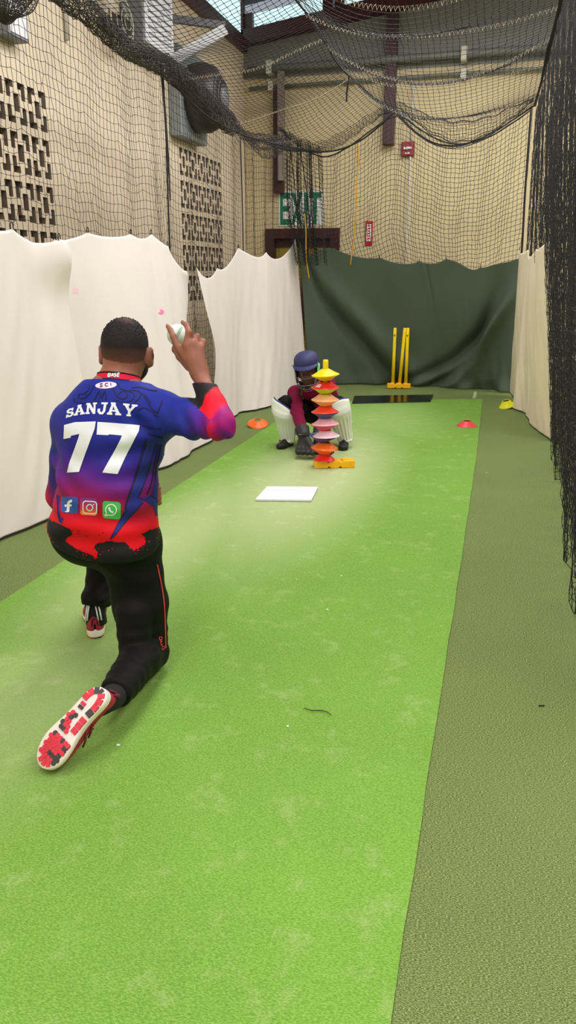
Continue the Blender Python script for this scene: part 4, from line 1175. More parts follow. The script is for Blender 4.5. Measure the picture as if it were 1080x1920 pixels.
LT = [lh(.015, .02, -.008), lh(.045, .045, -.022), lh(.068, .05, -.045), lh(.085, .042, -.056)]
S = SDF((-1.52, 1.68, -.01), (-.66, 2.75, 1.27), .0055)
torso(S); armR(S); armL(S); legs(S); head(S); face(S)
hand(S, J['wrR'], RK, RF, RT); hand(S, J['wrL'], LK, LFg, LT)
SHOE_L = dict(heel=np.array([-1.385, 2.345, .0076]), d=np.array([-.50, .866, 0.0]), n=np.array([0, 0, 1.0]))
ht = P_(193, 1290, 1.705); tt = at_z(84, 1418, .064)
ax_ = (tt-ht)/np.linalg.norm(tt-ht); cd = CAM-(ht+tt)/2; cd /= np.linalg.norm(cd); nn = cd-ax_*(cd@ax_); nn /= np.linalg.norm(nn)
sd_ = np.cross(ax_, nn)
_a = math.radians(32); nn = nn*math.cos(_a)+np.cross(ax_, nn)*math.sin(_a)
SHOE_R = dict(heel=ht, d=ax_, n=-nn)
for sh in (SHOE_L, SHOE_R):
    hh, d_, n_ = sh['heel'], sh['d']/np.linalg.norm(sh['d']), sh['n']/np.linalg.norm(sh['n'])
    S.cap(hh+d_*.05+n_*.035, hh+d_*.19+n_*.03, .022, .016, .02)
    S.cap(hh+d_*.05+n_*.04, J['anL'] if sh is SHOE_L else J['anR'], .022, .030, .02)
V, Fq = S.mesh(); V = relax(V, Fq, 1, .4)
body = mesh('body', V, Fq, MM['skin'], man, True)

# ---- hair, beard
def hair_geo():
    H = SDF(HC-.16, HC+.16, .0036)
    H.ell(hp(0, -.012, .012), (.070, .090, .080), HM, .0, .0035)
    H.ell(hp(0, .02, -.035), (.055, .062, .058), HM, .03, .0025)
    H.cap(hp(0, -.03, -.03), hp(0, -.04, -.07), .056, .050, .03, None, 1, .001)
    H.cut(hp(0, .052, .02), HF*.9-HU*.42); H.cut(hp(0, -.04, -.066), -HU*.93+HF*.36, .0)
    for s in (-1, 1):
        H.ell(hp(s*.085, .008, -.028), (.026, .034, .040), HM, .006, 0, True)
    return H
Hh = hair_geo(); V, Fq = Hh.mesh(); V = relax(V, Fq, 2, .5); Nh = normals(V, Fq)
loc = (V-HC)@HM
V = V-Nh*(.0030*np.clip((-.01-loc[:, 2])/.05, 0, 1))[:, None]+Nh*(.0022*RNG.standard_normal(len(V))*np.clip((loc[:, 2]-.02)/.05, .1, 1))[:, None]
hair = mesh('hair', V, Fq, attr_mat('short_hair', 'tone', .75, .6, 420, sheen=.0, spec=.25), man, True)
t = np.clip((loc[:, 2]+.066)/.075+.02*RNG.standard_normal(len(V)), 0, 1)[:, None]
dark = np.array(srgb(36, 29, 31)[:3]); fade = np.array(srgb(136, 86, 70)[:3]); thin = np.array(srgb(120, 92, 88)[:3])
C = fade*(1-t)+dark*t
cr_ = np.exp(-(((loc[:, 0]-.012)/.022)**2+((loc[:, 1]+.035)/.02)**2+((loc[:, 2]-.082)/.03)**2))[:, None]*.6
C = C*(1-cr_)+thin*cr_; set_colors(hair, 'tone', C)
B = SDF(HC-.16, HC+.16, .004)
B.ell(hp(0, .030, -.062), (.061, .064, .048), HM, .0, .003); B.cap(hp(0, .066, -.09), hp(0, .03, -.078), .030, .042, .02)
B.cut(hp(0, .0, -.040), HU*.9-HF*.35); B.cut(hp(0, .01, 0), -HF)
V, Fq = B.mesh(); V = relax(V, Fq, 1); mesh('beard', V, Fq, mat('black_beard', srgb(30, 24, 24), .85, bump=.5, bscale=500), man, True)
for s in (-1, 1):
    e = MB().sphere(tuple(hp(s*.031, .0715, .004)), .0100, 14, 10).build('eye', mat('eyeball', srgb(205, 198, 192), .3), man, True)
    MB().sphere(tuple(hp(s*.031, .0780, .003)), .0052, 10, 8).build('iris', MM['sock'], e, True)

# ---- trousers
T = SDF((-1.52, 1.70, .0), (-.90, 2.74, .66), .0065)
T.cap((-1.285, 2.165, .515), (-1.13, 2.15, .50), .102, .094, .04, None, 1, .008)
T.cap(J['pel'], J['waist'], .140, .132, .04, FD, .76, .004)
legs(T, .012)
T.cap((-1.098, 2.115, .26), (-1.090, 2.088, .150), .062, .054, .004)
T.cut((0, 0, .60), (0, 0, 1))
aL, aR = np.array(J['anL']), np.array(J['anR'])
T.cap((-1.40, 2.385, .155), (-1.405, 2.40, .125), .052, .048, .02)
kR = np.array(J['knR']); T.cap(aR*.75+kR*.25+[0, 0, .004], aR*1.1-kR*.1, .054, .043, .02)
V, Fq = T.mesh()
# open the cuffs
dL = aL-np.array(J['knL']); dL /= np.linalg.norm(dL); dR = aR-kR; dR /= np.linalg.norm(dR)
keep = np.ones(len(V), bool)
T2 = T; X, Y, Z = T.full()
mL = ((X < -1.25) & (Y > 2.27)); qL = (X-aL[0])*dL[0]+(Y-aL[1])*dL[1]+(Z-aL[2]-.02)*dL[2]
T.d = np.where(mL, np.maximum(T.d, qL.astype(np.float32)), T.d)
mR = (Y < 2.0); qR = (X-aR[0])*dR[0]+(Y-aR[1])*dR[1]+(Z-aR[2])*dR[2]-.03
T.d = np.where(mR, np.maximum(T.d, qR.astype(np.float32)), T.d)
T.d = np.maximum(T.d, (.0085-Z).astype(np.float32))
V, Fq = T.mesh(); V = relax(V, Fq, 2, .5); Nt = normals(V, Fq)
def crease(V, c, r, freq, amp, ax):
    d2 = ((V-np.array(c))**2).sum(1); w = np.exp(-d2/r**2); ax = np.array(ax)/np.linalg.norm(ax)
    return amp*w*np.sin(freq*((V-np.array(c))@ax)+3*np.sin(9*V[:, 0]))
dsp = crease(V, (-1.08, 2.13, .13), .10, 150, .0035, (0, .3, 1))+crease(V, (-1.04, 1.93, .12), .10, 120, .003, (.3, 1, .2))+crease(V, (-1.13, 2.1, .42), .10, 90, .003, (.6, .1, .8))+crease(V, (-1.385, 2.42, .16), .08, 160, .003, (0, 0, 1))+.0015*np.sin(60*V[:, 2]+20*V[:, 0])
V = V+Nt*dsp[:, None]; V[:, 2] = np.maximum(V[:, 2], .0085)
trs = mesh('trousers', V, Fq, MM['trouser'], man, True)
DT = Decal(V, Fq)
DT.lines('piping', [([(294, 1058), (297, 1072), (302, 1096), (307, 1130), (309, 1170), (310, 1215)], 2.0)], MM['piping'], trs, .002)

# ---- jersey
Jy = SDF((-1.52, 1.95, .40), (-.66, 2.50, 1.10), .0048)
torso(Jy, .014)
Jy.cap((-1.280, 2.160, .515), (-1.140, 2.14, .49), .098, .092, .04, None, 1, .008)
Jy.cap((-1.23, 2.155, .54), (-1.16, 2.15, .66), .128, .125, .05, FD, .8, .006)
armR(Jy, .010, .025); armL(Jy, .012, .025)
Jy.cap(np.array(J['shR'])+[0, 0, -.02], (-1.06, 2.18, .84), .05, .06, .05)
Xj, Yj, Zj = Jy.full(); hemz = .462+.055*np.clip((-1.20-Xj)/.2, 0, 1)**1.5; Jy.d = np.maximum(Jy.d, ((hemz-Zj)*.9).astype(np.float32)+0*Yj)
cR = np.array(J['wrR'])-np.array(J['elR']); cR /= np.linalg.norm(cR); cL = LW-np.array(J['elL']); cL /= np.linalg.norm(cL)
X, Y, Z = Jy.full()
eR = np.array(J['wrR'])-cR*.012
q = (X-eR[0])*cR[0]+(Y-eR[1])*cR[1]+(Z-eR[2])*cR[2]
Jy.d = np.where((X > -.93) & (q > -.05), np.maximum(Jy.d, q.astype(np.float32)), Jy.d)
eL = LW-cL*.02; q = (X-eL[0])*cL[0]+(Y-eL[1])*cL[1]+(Z-eL[2])*cL[2]
Jy.d = np.where((Z < .66) & (Y > 2.29), np.maximum(Jy.d, q.astype(np.float32)), Jy.d)
Jy.cut(np.array(J['c7'])+[0, 0, .009], (0, .25, 1))
V, Fq = Jy.mesh(); V = relax(V, Fq, 2, .5); Nj = normals(V, Fq)
dsp = crease(V, (-1.03, 2.1, .80), .12, 75, .008, (.5, 0, -1))+crease(V, (-1.30, 2.08, .70), .10, 70, .007, (.5, 0, .9))+crease(V, (-1.22, 2.05, .60), .14, 60, .006, (.25, 0, 1))+crease(V, np.array(J['elR']), .07, 110, .005, (1, 0, .3))
dsp += crease(V, (-.90, 2.15, .92), .10, 70, .006, (.6, .2, 1))+.0012*np.sin(30*V[:, 2]+16*V[:, 0]+5*np.sin(12*V[:, 0]))
dsp += crease(V, (-1.06, 2.06, .62), .11, 85, .006, (.25, 0, 1))+crease(V, (-1.30, 2.08, .56), .09, 85, .005, (-.4, 0, 1))+crease(V, (-1.02, 2.10, .90), .07, 120, .005, (.8, 0, .6))+crease(V, (-.86, 2.1, .90), .08, 110, .004, (.9, 0, .5))
dsp *= np.clip((1.0-V[:, 2])/.08, 0, 1)
V = V+Nj*dsp[:, None]
jersey = mesh('jersey', V, Fq, attr_mat('printed_jersey', 'print', .6, .12, 900, spec=.22), man, True)
def along(V, a, b):
    a = np.array(a); b = np.array(b); d = b-a; return (V-a)@d/(d@d)
zy = [at_y(190, y, 2.06)[2] for y in (600, 800, 850, 885, 912, 940, 975, 1100)]
cols = np.array([srgb(*c)[:3] for c in ((28, 44, 150), (26, 38, 142), (40, 34, 140), (84, 32, 142), (122, 18, 100), (166, 14, 66), (216, 8, 30), (224, 10, 30))])
zz = V[:, 2]+.06*(V[:, 0]+1.2)+.010*np.sin(22*V[:, 0]+9*V[:, 2])+.012
C = np.stack([np.interp(zz, zy[::-1], cols[::-1, k]) for k in range(3)], 1)
def paint_arm(sh, el, wr, cond, stops):
    a, b, c = (np.array(J[q]) for q in (sh, el, wr))
    u1 = along(V, a, b); u2 = along(V, b, c)
    onf = np.linalg.norm(np.cross(V-b, (c-b)/np.linalg.norm(c-b)), axis=1) < np.linalg.norm(np.cross(V-a, (b-a)/np.linalg.norm(b-a)), axis=1)
    s = np.where((u2 > .0) & onf, 1+u2, np.clip(u1, 0, 1.0))
    ofs = V[:, 0]-(b+(c-b)*np.clip(u2, 0, 1)[:, None])[:, 0]
    s = s+.02*np.sin(V[:, 0]*90)*np.sin(V[:, 2]*110)+.012*np.sin(V[:, 0]*260)*np.sin(V[:, 2]*240)-np.where(onf, 5.0*ofs, 0)
    CC_ = np.stack([np.interp(s, [q[0] for q in stops], [srgb(*q[1])[k] for q in stops]) for k in range(3)], 1)
    w = np.clip((u1-.05)/.25, 0, 1)*cond
    w = np.where(cond & (u2 > .1) & onf, 1, w)[:, None]
    return w, CC_
w, c_ = paint_arm('shR', 'elR', 'wrR', (V[:, 0] > -1.0) & (V[:, 2] > .80), [(0, (32, 48, 152)), (.6, (32, 44, 146)), (.82, (84, 36, 150)), (1.0, (150, 14, 110)), (1.15, (222, 10, 46)), (1.46, (224, 12, 40)), (1.48, (30, 26, 30)), (2.2, (28, 26, 30))])
C = C*(1-w)+c_*w
dl = np.linalg.norm(np.cross(V-np.array(J['shL']), (np.array(J['elL'])-np.array(J['shL']))/.26), axis=1)
w, c_ = paint_arm('shL', 'elL', 'wrL', (dl < .062) & (V[:, 0] < -1.335) | ((V[:, 1] > 2.25) & (V[:, 2] < .68) & (V[:, 0] < -1.1)), [(0, (32, 48, 152)), (.6, (26, 34, 120)), (.85, (56, 28, 110)), (1.0, (120, 14, 90)), (1.2, (200, 10, 46)), (2.2, (28, 26, 30))])
C = C*(1-w)+c_*w
hz_ = .462+.055*np.clip((-1.20-V[:, 0])/.2, 0, 1)**1.5
C[(V[:, 2] < hz_+.012) & (V[:, 2] < .56)] = srgb(16, 15, 20)[:3]
set_colors(jersey, 'print', C)
DJ = Decal(V, Fq)
sc1 = lambda L: [(90+x/4.696, 740+y/4.696) for x, y in L]        # 4.7x enlargement of the shirt back
sc2 = lambda L: [(100+x/4.909, 680+y/4.909) for x, y in L]       # 4.9x enlargement of the yoke
def ragged(L, amp=1.2, step=2.0, seed=0):
    r = np.random.default_rng(seed); out = []
    for i in range(len(L)):
        a = np.array(L[i]); b = np.array(L[(i+1) % len(L)]); k = max(1, int(np.linalg.norm(b-a)/step))
        for t in range(k): out.append(tuple(a+(b-a)*t/k+r.normal(0, amp*.6, 2)))
    return out
# number
seven1 = sc1([(145,268),(240,243),(422,236),(412,300),(330,520),(275,680),(170,685),(190,600),(235,480),(270,380),(278,345),(205,362),(203,378),(140,390)])
seven2 = sc1([(437,240),(600,250),(808,270),(800,320),(700,510),(612,698),(480,685),(560,540),(640,390),(652,360),(535,350),(533,358),(430,352)])
for q_ in (seven1, seven2): DJ.add('digit', [q_], MM['white_print'], jersey, 3.0, .0016)['label'] = 'white digit 7'
# name lettering (slab capitals inside four-cornered cells)
GL = {'S': [[(.02,.0),(.14,.0),(.2,.07),(.35,.0),(.7,.0),(.98,.16),(.98,.42),(.8,.56),(.4,.64),(.33,.72),(.42,.8),(.6,.8),(.72,.66),(.9,.66),(.9,1),(.78,1),(.72,.94),(.6,1),(.3,1),(.05,.84),(.05,.6),(.22,.48),(.62,.38),(.68,.28),(.58,.19),(.4,.19),(.26,.36),(.02,.36)]],
      'A': [[(0,0),(.38,0),(.38,.16),(.31,.16),(.34,.27),(.62,.27),(.66,.16),(.58,.16),(.58,0),(1,0),(1,.16),(.92,.16),(.66,.84),(.7,.84),(.7,1),(.26,1),(.26,.84),(.33,.84),(.09,.16),(0,.16)]],
      'N': [[(0,0),(.38,0),(.38,.16),(.29,.16),(.29,.62),(.66,0),(.88,0),(.88,.84),(1,.84),(1,1),(.62,1),(.62,.84),(.7,.84),(.7,.42),(.36,1),(0,1),(0,.84),(.1,.84),(.1,.16),(0,.16)]],
      'J': [[(.3,1),(1,1),(1,.84),(.88,.84),(.88,.26),(.66,0),(.26,0),(.0,.2),(.0,.46),(.26,.46),(.3,.22),(.48,.17),(.6,.3),(.6,.84),(.3,.84)]],
      'Y': [[(.28,0),(.74,0),(.74,.16),(.63,.16),(.63,.4),(.9,.84),(1,.84),(1,1),(.6,1),(.6,.84),(.66,.84),(.52,.58),(.36,.84),(.44,.84),(.44,1),(0,1),(0,.84),(.1,.84),(.39,.4),(.39,.16),(.28,.16)]]}
A_HOLE = [(.395,.40),(.485,.70),(.575,.40)]
def cell(gl, q):
    (x0, y0), (x1, y1), (x2, y2), (x3, y3) = q                    # bottom-left, bottom-right, top-right, top-left
    return [((x0*(1-a)+x1*a)*(1-b)+(x3*(1-a)+x2*a)*b, (y0*(1-a)+y1*a)*(1-b)+(y3*(1-a)+y2*a)*b) for a, b in gl]
cells = [('S', [(118,512),(190,490),(196,412),(126,432)]), ('A', [(190,490),(292,474),(286,378),(206,398)]), ('N', [(296,474),(400,472),(404,366),(306,374)]), ('J', [(404,474),(484,478),(504,366),(420,366)]), ('A', [(494,478),(626,486),(604,370),(506,364)]), ('Y', [(646,490),(736,496),(780,390),(644,374)])]
polys = [sc2(cell(GL[c][0], q)) for c, q in cells]
for (c, q), q_ in zip(cells, polys):
    lt_ = DJ.add('letter', [q_], MM['white_print'], jersey, 2.0, .0016); lt_['label'] = 'white letter '+c
    if c == 'A': DJ.add('counter', [sc2(cell(A_HOLE, q))], MM['navy_print'], lt_, 2.0, .0022)
# badge at the nape
el = [(199+20*math.cos(a), 722.5+6.3*math.sin(a)-3*math.cos(a)*.35) for a in np.linspace(0, 2*PI, 33)[:-1]]
bdg = DJ.add('badge', [el], mat('lilac_white_print', srgb(236, 214, 244), .6, var=.02), jersey, 2.0, .0014)
def strokes(D, name, segs, w, m, parent, off): return D.lines(name, [(s, w) for s in segs], m, parent, off, 1.0)
strokes(DJ, 'badge_lettering', [[(193, 720.4), (189.5, 719.8), (188.4, 721.3), (190.5, 722.8), (192.3, 724), (191, 725.6), (187.5, 725.2)], [(203, 719.8), (199.8, 719), (197.6, 721.3), (198.4, 724.4), (202.8, 724)], [(207.6, 718.6), (208.6, 723.6)]], 1.5, MM['black_print'], bdg, .0022)
# stripes, scrolls
st1 = sc1([(880,385),(830,560),(770,760),(700,960),(640,1090),(545,1275),(600,1230),(700,1100),(785,1010),(835,950),(800,900),(850,760),(905,590),(945,425)])
st2 = sc1([(1000,440),(962,600),(940,760),(905,890),(800,905),(850,930),(930,990),(950,1070),(968,1060),(980,900),(995,700),(1022,520)])
st3 = sc1([(78,880),(102,890),(96,1000),(110,1070),(135,1090),(125,1135),(108,1125),(92,1050),(80,960)])
for q_ in (st1, st2, st3): DJ.add('stripe', [q_], MM['navy_print'], jersey, 3.0, .0012)
LN_ = [(sc1(L), w) for L, w in (([(865,390),(815,560),(755,760),(690,950),(680,1010)], 3.4), ([(945,425),(905,590),(850,770),(800,890)], 1.6), ([(700,1010),(640,1090),(545,1275)], 1.4), ([(835,950),(785,1010),(700,1100),(600,1225),(545,1275)], 1.6), ([(975,440),(940,600),(915,760),(870,880)], 2.2), ([(1000,440),(962,600),(940,760)], 1.4), ([(905,890),(960,930),(975,1040)], 1.4), ([(790,900),(850,930),(905,890)], 1.2), ([(80,880),(92,1050),(108,1125)], 1.3), ([(880,340),(960,370),(1010,380)], 2.0), ([(800,250),(880,290),(1000,300)], 1.8))]
LN_ += [(sc2(L), w) for L, w in (([(378,345),(392,318),(425,262),(442,330),(474,262),(484,320),(492,345)], 1.6), ([(560,246),(575,300),(640,332),(682,306),(672,268),(634,262),(600,292)], 1.4), ([(588,180),(620,240),(700,262),(744,292),(720,345),(640,362),(560,340)], 1.3), ([(372,210),(352,262),(310,312),(262,332),(232,318),(240,292),(282,290),(310,300)], 1.5), ([(330,205),(330,250),(290,280)], 1.2), ([(200,330),(190,360),(260,372),(390,362),(420,350)], 1.2), ([(745,365),(790,330),(812,278),(850,330),(905,420),(960,465)], 1.8), ([(770,440),(830,415),(890,440),(960,500)], 1.6), ([(720,232),(800,226),(880,250),(960,262)], 1.6), ([(960,465),(985,400),(1000,350)], 2.2), ([(700,250),(780,262),(840,300),(900,370)], 1.4))]
for q_ in LN_:
    o_ = DJ.lines('scroll_line', [q_], MM['line_print'], jersey, .0019, 2.5)
    if not len(o_.data.polygons): bpy.data.objects.remove(o_)
# black hem print with ragged splatter
hem1 = ragged(sc1([(8,1085),(40,1112),(110,1142),(190,1180),(218,1232),(170,1258),(150,1290),(240,1352),(340,1392),(400,1420),(420,1540),(200,1500),(-60,1380),(-60,1060)]), 1.0, 2, 3)
hem2 = ragged(sc1([(430,1310),(520,1290),(690,1302),(720,1350),(760,1372),(850,1320),(862,1262),(820,1225),(880,1195),(985,1165),(990,1290),(990,1540),(425,1540),(440,1390),(405,1352)]), 1.2, 2, 4)
for q_ in (hem1, hem2): DJ.add('hem_print', [q_], MM['black_print'], jersey, 3.0, .0013)
rr = np.random.default_rng(5); sp = []; sq = []
for i in range(46):
    t = rr.random(); x = 180+t*800; y = 1180+90*math.sin(t*3)+rr.normal(0, 26)+20
    s = rr.uniform(1.6, 6.5); L = [(x+s*rr.uniform(.6, 1.3)*math.cos(a), y+s*rr.uniform(.6, 1.3)*math.sin(a)) for a in np.linspace(0, 5.4, 7)]
    sp.append(sc1(L))
for i in range(40):
    cx, cy = ((330, 1400), (780, 1365), (400, 1380), (830, 1290))[i % 4]
    x = cx+rr.normal(0, 55); y = cy+rr.normal(0, 22); s = rr.uniform(2, 6)
    sq.append(sc1([(x+s*rr.uniform(.6, 1.3)*math.cos(a), y+s*rr.uniform(.6, 1.3)*math.sin(a)) for a in np.linspace(0, 5.4, 7)]))
DJ.add('splatter_print', sp, MM['black_print'], jersey, 3.0, .0015); DJ.add('splatter_print', sq, MM['red_print'], jersey, 3.0, .0019)
# app icons
def rrect(x0, y0, x1, y1, r, sl=0.0, n=5):
    out = []
    for cx, cy, a0 in ((x1-r, y1-r, 0), (x0+r, y1-r, 90), (x0+r, y0+r, 180), (x1-r, y0+r, 270)):
        for t in range(n): a = math.radians(a0+90*t/(n-1)); out.append((cx+r*math.cos(a), cy+r*math.sin(a)))
    xm = (x0+x1)/2
    return [(x, y+(x-xm)*sl) for x, y in out]
ic = DJ.add('icon', [sc1(rrect(118, 897, 268, 1040, 22, .05))], MM['fb_blue'], jersey, 3, .0014); ic['label'] = 'blue app icon with white f'
DJ.add('icon_glyph', [sc1([(216,922),(188,930),(174,948),(172,966),(150,970),(152,988),(172,986),(168,1022),(150,1032),(172,1036),(192,1030),(196,984),(212,981),(214,963),(196,965),(197,952),(216,944)])], MM['white_print'], ic, 2, .0022)
m_ig, nt_, bs_ = new_mat('app_gradient'); tc_ = nt_.nodes.new('ShaderNodeTexCoord'); sx_ = nt_.nodes.new('ShaderNodeSeparateXYZ'); nt_.links.new(tc_.outputs['Object'], sx_.inputs[0])
rp_ = nt_.nodes.new('ShaderNodeValToRGB'); mr_ = nt_.nodes.new('ShaderNodeMapRange'); nt_.links.new(sx_.outputs['Z'], mr_.inputs['Value'])
zA = at_y(168, 966, 2.05)[2]; zB = at_y(168, 934, 2.05)[2]; mr_.inputs['From Min'].default_value = zA-.0076; mr_.inputs['From Max'].default_value = zB-.0076
ce_ = rp_.color_ramp.elements; ce_[0].position = 0; ce_[0].color = srgb(250, 170, 60); ce_[1].position = 1; ce_[1].color = srgb(124, 40, 140)
for p_, c_ in ((.3, srgb(238, 84, 60)), (.6, srgb(206, 40, 112))):
    q_ = ce_.new(p_); q_.color = c_
nt_.links.new(mr_.outputs['Result'], rp_.inputs['Fac']); nt_.links.new(rp_.outputs['Color'], bs_.inputs['Base Color'])
ic = DJ.add('icon', [sc1(rrect(284, 908, 436, 1060, 26, .06))], m_ig, jersey, 3, .0014); ic['label'] = 'pink and orange camera app icon'
rr_o = sc1(rrect(312, 938, 430, 1044, 26, .06)); rr_o.append(rr_o[0])
cir = lambda cx, cy, r, a0=0, a1=2*PI, n=20: sc1([(cx+r*math.cos(a), cy+r*math.sin(a)) for a in np.linspace(a0, a1, n)])
strokes(DJ, 'icon_glyph', [rr_o, cir(370, 992, 27), cir(404, 964, 3)], 2.0, MM['white_print'], ic, .0022)
ic = DJ.add('icon', [sc1(rrect(482, 940, 640, 1092, 26, .08))], MM['wa_green'], jersey, 3, .0014); ic['label'] = 'green app icon with white handset'
strokes(DJ, 'icon_glyph', [cir(556, 1012, 47, 2.55, 2.55+5.6), sc1([(519, 1042), (504, 1062), (540, 1054)])], 2.0, MM['white_print'], ic, .0022)
strokes(DJ, 'icon_glyph', [sc1([(538, 990), (544, 1012), (558, 1028), (578, 1034)])], 3.4, MM['white_print'], ic, .0022)
# collar
def band(c, ru, rf, h, lean, m, name, z0=0.0, dr=0.0, th=.004, parent=None, n=48):
    V = []; Fc = []
    for i, (rr, zz) in enumerate(((0, 0), (dr, h), (dr-th, h), (-th, 0))):
        for k in range(n):
            a = 2*PI*k/n; V.append((c[0]+(ru+rr)*math.cos(a), c[1]+(rf+rr)*math.sin(a)+lean*(z0+zz), c[2]+z0+zz-.020*math.sin(a)*1.0))
    for i in range(4):
        j = (i+1) % 4
        for k in range(n): Fc.append((i*n+k, i*n+(k+1) % n, j*n+(k+1) % n, j*n+k))
    return mesh(name, V, Fc, m, parent, True)
cc = (-1.152, 2.211, .974)
col_ = band(cc, .087, .080, .056, .22, MM['collar'], 'collar', 0, -.018, parent=man)
band(cc, .0702, .0632, .004, .22, MM['black_print'], 'collar_trim', .0545, -.001, parent=col_)
band(cc, .0762, .0692, .003, .22, MM['line_print'], 'collar_stripe', .036, -.001, .003, parent=col_)
dg_ = bpy.context.evaluated_depsgraph_get()
me_ = col_.data; Vc = np.array([v.co for v in me_.vertices])+root_loc(col_); Fcs = [tuple(p.vertices) for p in me_.polygons]
DC = Decal(Vc, Fcs)
bl_ = lambda L: [(158+2+x/6.75, 570+y/6.75) for x, y in L]
sc4 = lambda L: [(160+x/6.75, 570+y/6.75) for x, y in L]
strokes(DC, 'collar_lettering', [sc4(L) for L in ([(288, 922), (300, 884), (318, 884), (322, 898), (302, 904), (318, 906), (314, 920), (290, 922)], [(332, 920), (350, 882), (358, 920)], [(338, 908), (356, 908)], [(392, 882), (374, 884), (372, 898), (388, 904), (384, 920), (366, 920)], [(436, 880), (412, 880), (404, 920), (428, 920)], [(408, 900), (428, 900)])], 1.7, MM['white_print'], col_, .003)
# trouser lettering
sc5 = lambda L: [(40+x/3.375, 960+y/3.375) for x, y in L]
strokes(DT, 'trouser_lettering', [sc5(L) for L in ([(872, 790), (886, 790), (886, 806), (872, 806), (872, 790)], [(874, 812), (888, 818), (874, 826)], [(878, 832), (890, 832)], [(876, 840), (890, 840), (884, 848)], [(886, 856), (900, 850), (902, 866), (890, 872), (886, 862)])], 1.3, MM['piping'], trs, .0022)

